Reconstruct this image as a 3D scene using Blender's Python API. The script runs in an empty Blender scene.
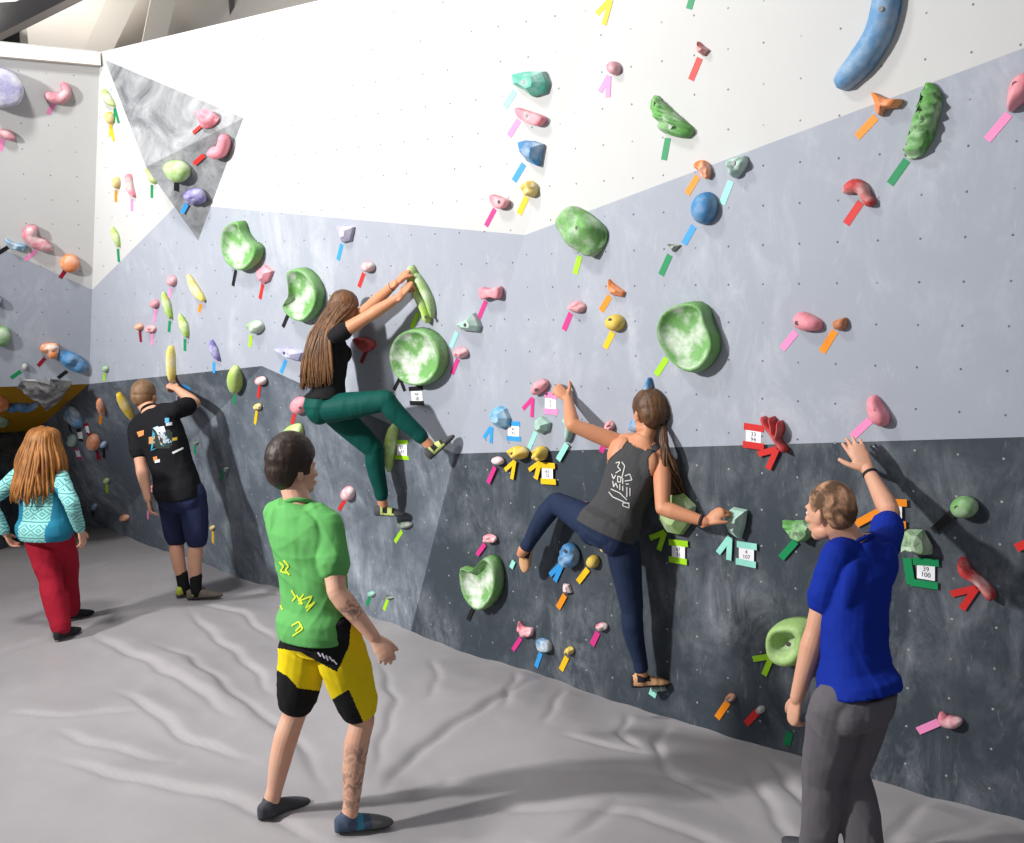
import bpy, bmesh, math, random
import numpy as np
from mathutils import Vector, Matrix, noise

# ------------------------------------------------------------------ camera
F = 1020.0; CX = 512.0; CY = 421.5; HOR = 303.0; CAMH = 2.4
PITCH = math.atan((CY - HOR) / F)
scene = bpy.context.scene
COL = scene.collection
cam_d = bpy.data.cameras.new('camera'); cam = bpy.data.objects.new('camera', cam_d); COL.objects.link(cam)
cam_d.sensor_width = 36.0; cam_d.lens = F / 1024 * 36.0; cam_d.clip_end = 200
cam.location = (0, 0, CAMH); cam.rotation_euler = (math.pi / 2 - PITCH, 0, 0)
scene.camera = cam
# ------------------------------------------------------------------ world, lamps, exposure
w = bpy.data.worlds.new('world'); scene.world = w; w.use_nodes = True
w.node_tree.nodes['Background'].inputs[0].default_value = (0.93, 0.95, 1.0, 1)
w.node_tree.nodes['Background'].inputs[1].default_value = 0.38
scene.view_settings.view_transform = 'Standard'; scene.view_settings.look = 'None'
scene.view_settings.gamma = 1.0; scene.view_settings.use_curve_mapping = False
scene.view_settings.exposure = -0.38

def lamp(name, loc, target, size, power, color=(1, 1, 1), sy=None):
    d = bpy.data.lights.new(name, 'AREA'); d.energy = power; d.color = color
    d.shape = 'RECTANGLE'; d.size = size; d.size_y = sy or size
    o = bpy.data.objects.new(name, d); COL.objects.link(o); o.location = loc
    o.rotation_euler = (Vector(target) - Vector(loc)).to_track_quat('-Z', 'Y').to_euler()
    return o
fd = bpy.data.lights.new('flood_lamp', 'SPOT'); fd.energy = 5400; fd.color = (1.0, 0.985, 0.96); fd.spot_size = math.radians(84); fd.spot_blend = 1.0; fd.shadow_soft_size = 0.24
fo = bpy.data.objects.new('flood_lamp', fd); COL.objects.link(fo); fo.location = (-7.2, 2.5, 4.7)
fo.rotation_euler = (Vector((-0.6, 6.4, 2.9)) - fo.location).to_track_quat('-Z', 'Y').to_euler()
lamp('hall_lamp', (-3.6, 4.4, 7.4), (-3.6, 8.0, 0.5), 0.8, 380, (1.0, 0.985, 0.96))
lamp('hall_lamp', (2.2, 8.5, 7.0), (-1.0, 6.0, 0.0), 0.8, 150, (1.0, 0.98, 0.95))

lamp('roof_fill', (-5.5, 9.6, 5.2), (-3.5, 11.0, 7.5), 1.2, 105, (1.0, 0.97, 0.92))  # unseen uplight, added to brighten the roof sheet

# ------------------------------------------------------------------ picture point -> place
def ray(x, y):
    r = (x - CX) / F; u = -(y - CY) / F
    return Vector((r, math.cos(PITCH) + u * math.sin(PITCH), -math.sin(PITCH) + u * math.cos(PITCH)))
O = Vector((0, 0, CAMH))
def floor_at(x, y, z=0.0):
    d = ray(x, y); return O + d * ((z - CAMH) / d.z)
def plane_at(x, y, P, n):
    d = ray(x, y); return O + d * ((P - O).dot(n) / d.dot(n))
def W(x, y, Y):
    d = ray(x, y); return O + d * (Y / d.y)
def J(x, y, parent, length, sign):
    "joint on the line of sight (x, y) at bone length from its parent; sign -1 near, +1 far"
    d = ray(x, y).normalized(); m = O - parent
    b = m.dot(d); c = m.dot(m) - length * length; q = b * b - c
    t = -b + (sign * math.sqrt(q) if q > 0 else 0)
    p = O + d * t
    if q <= 0: p = parent + (p - parent).normalized() * length
    return p

# ------------------------------------------------------------------ object helpers
def link(name, me, parent=None):
    o = bpy.data.objects.new(name, me); COL.objects.link(o)
    if parent is not None: o.parent = parent
    return o
def tag(o, label=None, cat=None, group=None, kind=None):
    if label: o['label'] = label
    if cat: o['category'] = cat
    if group: o['group'] = group
    if kind: o['kind'] = kind
    return o
def empty(name, loc):
    o = bpy.data.objects.new(name, None); COL.objects.link(o); o.location = loc; o.empty_display_size = 0.05
    return o
def mesh_from(name, verts, faces, mats, smooth=False, midx=None):
    me = bpy.data.meshes.new(name); me.from_pydata([tuple(v) for v in verts], [], faces)
    for m in (mats if isinstance(mats, (list, tuple)) else [mats]): me.materials.append(m)
    if midx is not None: me.polygons.foreach_set('material_index', midx)
    if smooth: me.polygons.foreach_set('use_smooth', [True] * len(me.polygons))
    me.update(); return me
def place(name, verts, faces, mats, parent=None, smooth=False, origin=None, midx=None):
    "mesh object with its origin at its middle (or at a given point), verts given in world space"
    if origin is None:
        origin = sum((Vector(v) for v in verts), Vector()) / len(verts)
    base = origin
    o = link(name, mesh_from(name, [Vector(v) - base for v in verts], faces, mats, smooth, midx), parent)
    o.location = base - (parent.location if parent is not None else Vector())
    return o
def bm_place(name, bm, mats, parent=None, smooth=True, origin=None, recalc=True):
    if recalc: bmesh.ops.recalc_face_normals(bm, faces=bm.faces)
    vs = [v.co.copy() for v in bm.verts]; bm.verts.index_update()
    fs = [[v.index for v in f.verts] for f in bm.faces]; mi = [f.material_index for f in bm.faces]
    bm.free()
    return place(name, vs, fs, mats, parent, smooth, origin, mi)

# ------------------------------------------------------------------ materials
def srgb(r, g, b):
    f = lambda c: (c / 255 / 12.92) if c / 255 <= 0.04045 else ((c / 255 + 0.055) / 1.055) ** 2.4
    return (f(r), f(g), f(b), 1)
def new_mat(name, rough=0.6, spec=0.3):
    m = bpy.data.materials.new(name); m.use_nodes = True
    b = m.node_tree.nodes['Principled BSDF']; b.inputs['Roughness'].default_value = rough
    b.inputs['Specular IOR Level'].default_value = spec
    return m, m.node_tree, b
def N(nt, typ, **kw):
    n = nt.nodes.new(typ)
    for k, v in kw.items():
        if k.startswith('i_'): n.inputs[int(k[2:]) if k[2:].isdigit() else k[2:]].default_value = v
        else: setattr(n, k, v)
    return n
def noise_tex(nt, scale, detail=4, rough=0.6, coord='Object', stretch=None, dist=0.0):
    tc = N(nt, 'ShaderNodeTexCoord'); src = tc.outputs[coord]
    if stretch:
        mp = N(nt, 'ShaderNodeMapping'); mp.inputs['Scale'].default_value = stretch[:3]
        if len(stretch) > 3: mp.inputs['Rotation'].default_value = stretch[3]
        nt.links.new(src, mp.inputs[0]); src = mp.outputs[0]
    n = N(nt, 'ShaderNodeTexNoise'); n.inputs['Scale'].default_value = scale
    n.inputs['Detail'].default_value = detail; n.inputs['Roughness'].default_value = rough
    n.inputs['Distortion'].default_value = dist
    nt.links.new(src, n.inputs['Vector']); return n.outputs['Fac']
def ramp(nt, fac, lo, hi, clo=0.0, chi=1.0):
    r = N(nt, 'ShaderNodeMapRange'); r.inputs[1].default_value = lo; r.inputs[2].default_value = hi
    r.inputs[3].default_value = clo; r.inputs[4].default_value = chi
    nt.links.new(fac, r.inputs[0]); return r.outputs[0]
def mix(nt, fac, a, b):
    m = N(nt, 'ShaderNodeMix', data_type='RGBA')
    if isinstance(fac, (int, float)): m.inputs[0].default_value = fac
    else: nt.links.new(fac, m.inputs[0])
    for i, c in ((6, a), (7, b)):
        if isinstance(c, (tuple, list)): m.inputs[i].default_value = c
        else: nt.links.new(c, m.inputs[i])
    return m.outputs[2]
def bump(nt, bsdf, fac, strength=0.3, dist=0.01):
    b = N(nt, 'ShaderNodeBump'); b.inputs['Strength'].default_value = strength; b.inputs['Distance'].default_value = dist
    nt.links.new(fac, b.inputs['Height']); nt.links.new(b.outputs[0], bsdf.inputs['Normal'])

def wall_mat(name, base, scuff, amount, hole, lo=0.55):
    "painted plywood: grid of bolt holes 0.2 m apart in UV metres, smudges and scratches"
    m, nt, b = new_mat(name, 0.62, 0.25)
    n1 = noise_tex(nt, 1.3, 6, 0.65, 'Object'); n2 = noise_tex(nt, 5.0, 8, 0.75, 'Object', (1, 1, 0.45), 0.6)
    n3 = noise_tex(nt, 22.0, 5, 0.7, 'Object', (1.0, 1.0, 0.25, (0.5, 0.3, 0.6)))
    a = N(nt, 'ShaderNodeMath', operation='MULTIPLY'); nt.links.new(ramp(nt, n1, 0.4, 0.7), a.inputs[0]); nt.links.new(ramp(nt, n2, lo - .08, 0.74), a.inputs[1])
    a2 = N(nt, 'ShaderNodeMath', operation='MULTIPLY_ADD', use_clamp=True); nt.links.new(a.outputs[0], a2.inputs[0]); a2.inputs[1].default_value = amount
    nt.links.new(ramp(nt, n3, 0.62, 0.8, 0, amount * 0.5), a2.inputs[2])
    tone = mix(nt, n1, [c * 0.92 for c in base[:3]] + [1], [min(1, c * 1.07) for c in base[:3]] + [1])
    c = mix(nt, a2.outputs[0], tone, scuff)
    uv = N(nt, 'ShaderNodeTexCoord'); sc = N(nt, 'ShaderNodeVectorMath', operation='SCALE'); sc.inputs['Scale'].default_value = 5.0
    nt.links.new(uv.outputs['UV'], sc.inputs[0])
    fr = N(nt, 'ShaderNodeVectorMath', operation='FRACTION'); nt.links.new(sc.outputs[0], fr.inputs[0])
    ds = N(nt, 'ShaderNodeVectorMath', operation='DISTANCE'); nt.links.new(fr.outputs[0], ds.inputs[0]); ds.inputs[1].default_value = (0.5, 0.5, 0)
    lt = N(nt, 'ShaderNodeMath', operation='LESS_THAN'); nt.links.new(ds.outputs['Value'], lt.inputs[0]); lt.inputs[1].default_value = 0.028
    mul = N(nt, 'ShaderNodeMath', operation='MULTIPLY'); nt.links.new(lt.outputs[0], mul.inputs[0])
    nt.links.new(ramp(nt, noise_tex(nt, 9.0, 2), 0.35, 0.5, 0.3, 0.85), mul.inputs[1])
    c = mix(nt, mul.outputs[0], c, hole)
    nt.links.new(c, b.inputs['Base Color'])
    bump(nt, b, n2, 0.12, 0.01)
    return m
M_WHITE = wall_mat('white_paint', srgb(190, 190, 189), srgb(172, 176, 176), 0.35, srgb(90, 90, 92))
M_GREY = wall_mat('light_grey_paint', srgb(153, 158, 169), srgb(198, 200, 205), 0.75, srgb(60, 62, 70))
M_DARK = wall_mat('slate_paint', srgb(54, 62, 70), srgb(162, 166, 174), 0.8, srgb(160, 162, 162), 0.5)
M_DARK2 = wall_mat('scuffed_slate_paint', srgb(84, 92, 102), srgb(172, 180, 190), 1.1, srgb(165, 168, 168), 0.46)
M_YELLOW = wall_mat('yellow_paint', srgb(172, 128, 8), srgb(120, 95, 20), 0.5, srgb(90, 70, 20))

HUES = {
 'pink': (238, 142, 156), 'pale pink': (236, 196, 202), 'rose': (212, 122, 140), 'red': (196, 62, 62), 'dark red': (150, 25, 50),
 'orange': (238, 134, 62), 'brown orange': (186, 104, 52), 'yellow': (224, 188, 48), 'pale yellow': (238, 218, 118),
 'green': (104, 166, 88), 'dish green': (112, 164, 94), 'pale green': (158, 192, 118), 'sage': (146, 180, 138), 'lime': (174, 205, 98), 'dark green': (80, 104, 78),
 'teal': (92, 178, 158), 'mint': (160, 198, 184), 'blue': (66, 132, 184), 'sky blue': (104, 168, 206), 'steel blue': (98, 144, 186),
 'purple': (116, 106, 176), 'lavender': (166, 163, 198), 'grey': (128, 128, 132), 'white': (226, 224, 226), 'navy': (60, 66, 98),
}
_hm = {}
def hold_mat(hue, chalk=0.35):
    k = (hue, chalk)
    if k in _hm: return _hm[k]
    c = srgb(*HUES[hue]); m, nt, b = new_mat(hue.replace(' ', '_') + '_resin', 0.55, 0.3)
    n = noise_tex(nt, 9, 3, 0.6); n2 = noise_tex(nt, 60, 3, 0.6)
    dark = [x * 0.8 for x in c[:3]] + [1]
    base = mix(nt, ramp(nt, n2, 0.3, 0.7), dark, c)
    col = mix(nt, ramp(nt, n, 0.42, 0.7, 0, min(1, chalk * 1.5)), base, srgb(225, 226, 222))
    nt.links.new(col, b.inputs['Base Color']); bump(nt, b, n2, 0.25, 0.004)
    _hm[k] = m; return m
TAPES = {'pink': (238, 140, 190), 'magenta': (205, 50, 130), 'red': (205, 45, 42), 'dark red': (140, 15, 40), 'orange': (240, 140, 20),
 'yellow': (238, 190, 20), 'green': (10, 135, 80), 'lime': (160, 215, 30), 'mint': (150, 220, 205), 'blue': (50, 150, 220), 'black': (22, 22, 24)}
_tm = {}
def tape_mat(c):
    if c not in _tm:
        m, nt, b = new_mat(c.replace(' ', '_') + '_tape', 0.5, 0.3)
        col = mix(nt, noise_tex(nt, 30, 3), [x * 0.88 for x in srgb(*TAPES[c])[:3]] + [1], srgb(*TAPES[c]))
        nt.links.new(col, b.inputs['Base Color']); _tm[c] = m
    return _tm[c]
def plain(name, rgb, rough=0.6, spec=0.3, n=0.12, scale=20):
    m, nt, b = new_mat(name, rough, spec); c = srgb(*rgb)
    col = mix(nt, noise_tex(nt, scale, 4), [x * (1 - n) for x in c[:3]] + [1], [min(1, x * (1 + n)) for x in c[:3]] + [1])
    nt.links.new(col, b.inputs['Base Color']); return m
M_PAPER = plain('paper', (236, 236, 240), 0.7, 0.2, 0.03)
M_INK = plain('ink', (70, 70, 78), 0.6)
M_BOLT = plain('bolt_steel', (70, 68, 66), 0.35, 0.5)

# ------------------------------------------------------------------ the climbing wall
a0 = floor_at(400, 627); a1 = floor_at(1024, 817)
bdir = (a1 - a0).normalized()
nh = Vector((bdir.y, -bdir.x, 0))
if nh.y > 0: nh = -nh
th = math.radians(3)
nA = nh * math.cos(th) - Vector((0, 0, math.sin(th)))
L1 = plane_at(525, 235, a0, nA); L2 = plane_at(600, 0, a0, nA)
Ldir = (L1 - a0).normalized()
rB = Vector(((-1000 - CX) / F, 1 / math.cos(PITCH), 0)).normalized()
nB = Ldir.cross(rB).normalized()
if nB.y > 0: nB = -nB
onA = lambda x, y: plane_at(x, y, a0, nA)
onB = lambda x, y: plane_at(x, y, a0, nB)
def on_line(P, d, y):    # point of a line at screen height y is never needed; lines run in space
    return P + d
C1 = onB(262, 366); TC = onB(100, 52)
C2 = a0 + Ldir * ((onA(457, 455) - a0).dot(Ldir))
P0 = floor_at(85, 520); P1 = floor_at(235, 572)
MC = W(89, 384, 9.1)                                   # inner corner where the left wall turns
down = Vector((0, 0, -0.35))
Ltop = a0 + Ldir * 6.2
# left wall
lw = Vector((2.06, 1, 0)).normalized()
Tl = TC - lw * 3.4; Ml = MC - lw * 3.4
YA = W(35, 431, 10.6)                                  # lower back edge of the yellow undercut
YB = YA - lw * 3.2
BL = P0 + (floor_at(0, 549) - P0).normalized() * 3.2
def tri_n(a, b, c):
    n = (b - a).cross(c - a).normalized()
    if n.dot(O - a) < 0: n = -n
    return n
FACETS = []   # (polygon, normal, rows direction, material, wall name)
def facet(poly, mat, wall, n=None, row=None, uv0=None):
    n = n or tri_n(poly[0], poly[1], poly[2])
    r = row or Vector((n.y, -n.x, 0)).normalized()
    FACETS.append(dict(poly=poly, n=n, row=r, mat=mat, wall=wall, uv0=uv0 or poly[0]))
upA = nA.cross(bdir).normalized()
if upA.z < 0: upA = -upA
RE = 3.2                                               # how far the wall runs on beyond the right of the picture
gA = onA(1011, 281)
gl0 = onA(457, 455); gl1 = onA(1024, 438); gld = (gl1 - gl0).normalized()
wl0 = L1; wl1 = onA(1024, 48); wld = (wl1 - wl0).normalized()
Rb = a1 + bdir * RE
def hit_right(P, d):    # where a paint line meets the far right edge of the wall
    n = bdir; return P + d * ((Rb - P).dot(n) / d.dot(n))
Rg = hit_right(gl0, gld); Rw = hit_right(wl0, wld)
Rt = Rb + upA * 7.2
At = a0 + Ldir * ((Rt.z - a0.z) / Ldir.z)
facet([a0 + down, Rb + down, Rg, C2], M_DARK, 'wall_back', nA, bdir, gA)
facet([C2, Rg, Rw, L1], M_GREY, 'wall_back', nA, bdir, gA)
facet([L1, Rw, Rt, At], M_WHITE, 'wall_back', nA, bdir, gA)
gB = onB(391, 266)
SC = onB(178.5, 203)
SC = TC + (C1 - TC) * ((SC - TC).dot((C1 - TC)) / (C1 - TC).length_squared)
Bt0 = TC + (onB(320, 0) - TC).normalized() * 0.0
tdir = (onB(320, 0) - TC).normalized()
# top edge of the back wall meets the crease high above the picture
ft = tdir * 4.3
facet([C1, C2, L1, SC], M_GREY, 'wall_back', nB, rB, gB)
facet([SC, L1, At, TC + tdir * 4.3, TC], M_WHITE, 'wall_back', nB, rB, gB)
facet([P1 + down, a0 + down, C2], M_DARK2, 'wall_back')
facet([P1 + down, C2, C1], M_DARK2, 'wall_back')
SM = W(91, 271, 9.5)
tt = (SM - TC).dot(MC - TC) / (MC - TC).length_squared
SM = TC + (MC - TC) * tt
facet([MC, C1, SC, SM], M_GREY, 'wall_back', tri_n(MC, C1, TC))
facet([SM, SC, TC], M_WHITE, 'wall_back', tri_n(MC, C1, TC))
facet([P0 + down, P1 + down, C1], M_DARK2, 'wall_back')
facet([P0 + down, C1, MC], M_DARK2, 'wall_back')
nLW = tri_n(TC, MC, Tl)
SL = plane_at(-60, 220, TC, nLW)
e = (SL - SM).normalized(); SL = SM + e * ((Tl - SM).dot(lw) / e.dot(lw))
facet([TC, SM, SL, Tl], M_WHITE, 'wall_left', nLW, lw)
facet([SM, MC, Ml, SL], M_GREY, 'wall_left', nLW, lw)
facet([MC, YA, YB, Ml], M_YELLOW, 'wall_left', tri_n(MC, YA, Ml), lw)
facet([MC, P0 + down, YA], M_DARK2, 'wall_left')
facet([YA, P0 + down, BL + down, YB], M_DARK, 'wall_left', tri_n(YA, P0, BL))

def build_wall(name):
    fs = [f for f in FACETS if f['wall'] == name]
    mats = []; verts = []; faces = []; mi = []; uvs = []
    for f in fs:
        if f['mat'] not in mats: mats.append(f['mat'])
        up = f['n'].cross(f['row']).normalized()
        base = len(verts)
        for p in f['poly']:
            verts.append(p); q = p - f['uv0']
            uvs.append((q.dot(f['row']) + 0.1, q.dot(up) + 0.1))
        faces.append(list(range(base, base + len(f['poly'])))); mi.append(mats.index(f['mat']))
    # plywood thickness and framing side: a second skin 0.12 m behind
    nb = len(verts)
    fall = list(faces)
    for f, fc in zip(fs, fall):
        b0 = len(verts)
        for p in f['poly']: verts.append(p - f['n'] * 0.12); uvs.append((0, 0))
        faces.append(list(range(b0, b0 + len(fc)))[::-1]); mi.append(mats.index(f['mat']))
    me = mesh_from(name, verts, faces, mats, False, mi)
    ul = me.uv_layers.new(name='UVMap')
    for pol in me.polygons:
        for li, vi in zip(pol.loop_indices, pol.vertices): ul.data[li].uv = uvs[vi]
    o = link(name, me); o['kind'] = 'structure'; return o
build_wall('wall_back'); build_wall('wall_left')

# volume: grey pyramid over the inner crease
VT = TC - (C1 - TC).normalized() * 0.0
VB = TC + (C1 - TC) * ((onB(200, 246) - TC).length / (C1 - TC).length)
VR = onB(249, 114); VL0 = onB(145, 167); dd = ray(146, 167)
VL = O + dd * ((VL0.y - 0.42) / dd.y)
M_VOL, nt, b = new_mat('chalky_grey_volume', 0.75, 0.2)
n1 = noise_tex(nt, 3.0, 7, 0.7, 'Object', None, 0.8)
nt.links.new(mix(nt, ramp(nt, n1, 0.35, 0.7), srgb(96, 98, 102), srgb(168, 170, 172)), b.inputs['Base Color'])
vv = [VT - nB * 0.02, VR - nB * 0.02, VB - nB * 0.02, VL]
vol = place('climbing_volume', vv, [(0, 3, 1), (3, 2, 1), (0, 2, 3), (0, 1, 2)], M_VOL)
tag(vol, 'large grey triangular pyramid volume with chalk stains high in the left corner', 'climbing volume')
for q in ((VT, VL, VR), (VL, VB, VR)):
    FACETS.append(dict(poly=list(q), n=tri_n(*q), row=None, mat=None, wall='vol', uv0=None))

def cast(x, y):
    "nearest wall facet on the line of sight: (point, normal)"
    best = None; d = ray(x, y)
    for f in FACETS:
        n = f['n']; den = d.dot(n)
        if abs(den) < 1e-6: continue
        t = (f['poly'][0] - O).dot(n) / den
        if t <= 0: continue
        p = O + d * t; ok = None
        P = f['poly']; s = 0; inside = True
        for i in range(len(P)):
            c = (P[(i + 1) % len(P)] - P[i]).cross(p - P[i]).dot(n)
            if abs(c) < 1e-9: continue
            if s == 0: s = 1 if c > 0 else -1
            elif (c > 0) != (s > 0): inside = False; break
        if inside and (best is None or t < best[0]): best = (t, p, n)
    if best is None:
        return onA(x, y), nA
    return best[1], best[2]
def wallY(x, y): return cast(x, y)[0].y
# ------------------------------------------------------------------ crash mat
def seg_field(X, Y, pts, wid, amp):
    "ridge with a valley along one side of a floor polyline"
    best = np.full(X.shape, 1e9); sgn = np.zeros(X.shape); tpos = np.zeros(X.shape)
    ln = 0; Ls = [0]
    for a, b_ in zip(pts[:-1], pts[1:]): ln += math.dist(a, b_); Ls.append(ln)
    for i, (a, b_) in enumerate(zip(pts[:-1], pts[1:])):
        dx, dy = b_[0] - a[0], b_[1] - a[1]; l2 = dx * dx + dy * dy
        t = np.clip(((X - a[0]) * dx + (Y - a[1]) * dy) / l2, 0, 1)
        ex = X - a[0] - t * dx; ey = Y - a[1] - t * dy; d = np.hypot(ex, ey)
        m = d < best; best = np.where(m, d, best)
        sgn = np.where(m, np.sign(dx * ey - dy * ex), sgn); tpos = np.where(m, (Ls[i] + t * math.sqrt(l2)) / ln, tpos)
    s = (best * sgn + 0.018 * np.sin(X * 9 + Y * 5) * np.sin(Y * 11 - X * 4)) / wid
    fade = np.clip(np.sin(np.pi * np.clip(tpos, 0.02, 0.98)) * 1.6, 0, 1)
    return 0.62 * amp * fade * (0.75 * np.exp(-((s - 1.0) / np.where(s > 1.0, 2.7, 0.8)) ** 2) - 0.55 * np.exp(-(s / 0.34) ** 2) + 0.15 * np.exp(-((s + 0.9) / 0.9) ** 2))
base_px = [(-330, 380), (85, 520), (235, 571), (400, 627), (500, 661), (614, 699), (700, 726), (760, 744), (860, 772), (1024, 818), (1400, 926)]
bp = [P0 + (P0 - P1).normalized() * 1.0] + [floor_at(x, y) for x, y in base_px[1:]]
# the edge follows the wall foot; its height varies so that the seam runs as it does in the hall
edge = []
for i, (x, y) in enumerate(base_px):
    if i == 0: edge.append(bp[0]); continue
    if x < 400: edge.append(floor_at(x, y)); continue
    edge.append(plane_at(x, y, a0, nA))
NU, NV = 560, 380
cum = [0]
for p, q in zip(edge[:-1], edge[1:]): cum.append(cum[-1] + (q - p).length)
us = np.linspace(0, cum[-1], NU)
ex = np.interp(us, cum, [p.x for p in edge]); ey = np.interp(us, cum, [p.y for p in edge]); ez = np.interp(us, cum, [p.z for p in edge])
vs_ = (np.linspace(0, 1, NV) ** 1.15) * 8.5
GX = ex[:, None] + nh.x * vs_[None, :]; GY = ey[:, None] + nh.y * vs_[None, :]
GZ = ez[:, None] * np.exp(-vs_[None, :] / 0.8)
fp = lambda *pts: [tuple(floor_at(x, y)[:2]) for x, y in pts]
FOLDS = [
 (fp((378, 800), (400, 768), (440, 735), (500, 700), (548, 672)), .07, .045),
 (fp((395, 812), (450, 785), (560, 772), (660, 770), (760, 790)), .07, .038),
 (fp((400, 830), (500, 812), (640, 820), (800, 870)), .06, .032),
 (fp((372, 790), (385, 740), (395, 700), (380, 660)), .06, .028),
 (fp((330, 800), (300, 742), (240, 700), (187, 655), (150, 640)), .08, .038),
 (fp((86, 632), (140, 655), (184, 684), (235, 722)), .07, .045),
 (fp((120, 690), (147, 710), (190, 740), (250, 762)), .05, .045),
 (fp((49, 756), (120, 776), (240, 805), (340, 850)), .06, .042),
 (fp((50, 730), (85, 742), (173, 761)), .045, .028),
 (fp((0, 712), (70, 716), (146, 712)), .045, .022),
 (fp((187, 609), (215, 636), (250, 665), (275, 700)), .06, .038),
 (fp((0, 655), (50, 640), (110, 620), (180, 606)), .07, .038),
 (fp((200, 600), (260, 590), (330, 600)), .06, .03),
 (fp((195, 604), (240, 612), (275, 640)), .05, .035),
 (fp((520, 668), (512, 690), (500, 712)), .05, .035),
 (fp((563, 684), (556, 702), (545, 725)), .05, .035),
 (fp((632, 706), (622, 728), (640, 748)), .05, .04),
 (fp((668, 716), (655, 740), (665, 765), (720, 800)), .06, .042),
 (fp((773, 752), (790, 785), (815, 825)), .06, .045),
 (fp((752, 770), (775, 810), (790, 850)), .06, .035),
 (fp((930, 793), (905, 815), (885, 850)), .07, .045),
 (fp((1000, 815), (950, 835), (900, 860)), .07, .035),
 (fp((560, 735), (600, 742), (650, 752)), .05, .03),
 (fp((430, 655), (440, 680), (425, 705)), .06, .025),
 (fp((300, 612), (320, 640), (325, 670)), .06, .025),
 (fp((560, 850), (620, 812), (700, 800)), .07, .03),
 (fp((430, 860), (520, 850), (600, 880)), .07, .03),
 (fp((20, 600), (60, 585), (120, 560)), .07, .03),
]
for pts, wd, am in FOLDS: GZ = GZ + seg_field(GX, GY, pts, wd, am)
rs = np.random.RandomState(4)
for k in range(14):
    a = rs.uniform(0, math.pi); fr = rs.uniform(1.2, 5.5); ph = rs.uniform(0, 6.28)
    GZ += (0.007 / (0.6 + fr * 0.35)) * np.sin((GX * math.cos(a) + GY * math.sin(a)) * fr + ph + 1.3 * np.sin(GX * 0.9 + GY * 0.6 + ph))
# small puckers where the sheet is tucked in at the wall foot
pk = np.exp(-vs_[None, :] / 0.22); sarr = us[:, None]
GZ += pk * 0.006 * (np.sin(sarr * 9.0) * np.sin(sarr * 3.1 + 1) + 0.5 * np.sin(sarr * 23 + vs_[None, :] * 6))
GZ = GZ - 0.0
verts = np.stack([GX, GY, GZ], -1).reshape(-1, 3)
idx = np.arange(NU * NV).reshape(NU, NV)
quads = np.stack([idx[:-1, :-1], idx[:-1, 1:], idx[1:, 1:], idx[1:, :-1]], -1).reshape(-1, 4)
M_MAT, nt, b = new_mat('grey_vinyl', 0.42, 0.4)
n1 = noise_tex(nt, 0.9, 5, 0.6); n2 = noise_tex(nt, 7, 6, 0.7, 'Object', (1, 0.4, 1))
c = mix(nt, ramp(nt, n1, 0.3, 0.7), srgb(150, 146, 149), srgb(164, 160, 162))
c = mix(nt, ramp(nt, n2, 0.56, 0.8, 0, 0.35), c, srgb(172, 170, 170))
nt.links.new(c, b.inputs['Base Color']); nt.links.new(ramp(nt, n2, 0.3, 0.7, 0.36, 0.55), b.inputs['Roughness'])
bump(nt, b, noise_tex(nt, 260, 2, 0.5), 0.06, 0.002)
me = bpy.data.meshes.new('floor'); me.from_pydata(verts.tolist(), [], quads.tolist()); me.materials.append(M_MAT)
me.polygons.foreach_set('use_smooth', [True] * len(me.polygons))
fl = link('floor', me); fl['kind'] = 'structure'
from mathutils.kdtree import KDTree
_kd = KDTree(len(verts[::3]))
for i, v in enumerate(verts[::3]): _kd.insert((v[0], v[1], 0), i)
_kd.balance()
_v3 = verts[::3]
def matz(x, y): return float(_v3[_kd.find((x, y, 0))[1]][2])

# ------------------------------------------------------------------ roof and truss behind the wall, upper left
M_SHEET = plain('beige_roof_sheet', (218, 212, 204), 0.8, 0.1, 0.05, 3)
M_BEAM = plain('pale_roof_beam', (222, 216, 206), 0.7, 0.2, 0.05)
M_STEEL = plain('dark_steel', (52, 50, 52), 0.5, 0.4)
M_FLANGE = plain('grey_steel', (120, 114, 110), 0.5, 0.4)
def slab(name, pts, thick, mat, parent=None):
    n = (pts[1] - pts[0]).cross(pts[2] - pts[0]).normalized()
    if n.dot(O - pts[0]) > 0: n = -n
    k = len(pts); vs = list(pts) + [p + n * thick for p in pts]
    fs = [list(range(k)), list(range(k, 2 * k))[::-1]] + [(i, (i + 1) % k, k + (i + 1) % k, k + i) for i in range(k)]
    bm = bmesh.new(); bv = [bm.verts.new(v) for v in vs]
    for f in fs: bm.faces.new([bv[i] for i in f])
    return bm_place(name, bm, mat, parent, False)
o = slab('ceiling', [W(-150, 140, 13), W(500, 140, 12), W(560, -200, 9), W(-150, -260, 9)], 0.05, M_SHEET); o['kind'] = 'structure'
def roof_beam(p, q, wd, th_, mat, name, label, cat='roof beam', parent=None):
    d = (q - p).normalized(); s = d.cross(ray(100, 20)).normalized()
    pts = [p - s * wd / 2, p + s * wd / 2, q + s * wd / 2, q - s * wd / 2]
    o = slab(name, pts, th_, mat, parent)
    if label: tag(o, label, cat, 'roof beams above the wall')
    return o
roof_beam(W(94, 60, 11.4), W(140, -40, 9.9), 0.25, 0.12, M_BEAM, 'roof_beam', 'pale sloping roof beam rising above the left corner of the wall')
roof_beam(W(150, 60, 11.3), W(172, -40, 9.8), 0.22, 0.10, M_BEAM, 'roof_beam', 'pale roof beam to the right of the other one behind the wall top')
roof_beam(W(233, 30, 11.2), W(230, -30, 10.4), 0.05, 0.05, M_FLANGE, 'roof_pipe', 'thin vertical grey pipe on the beige roof sheet above the wall')
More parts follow.
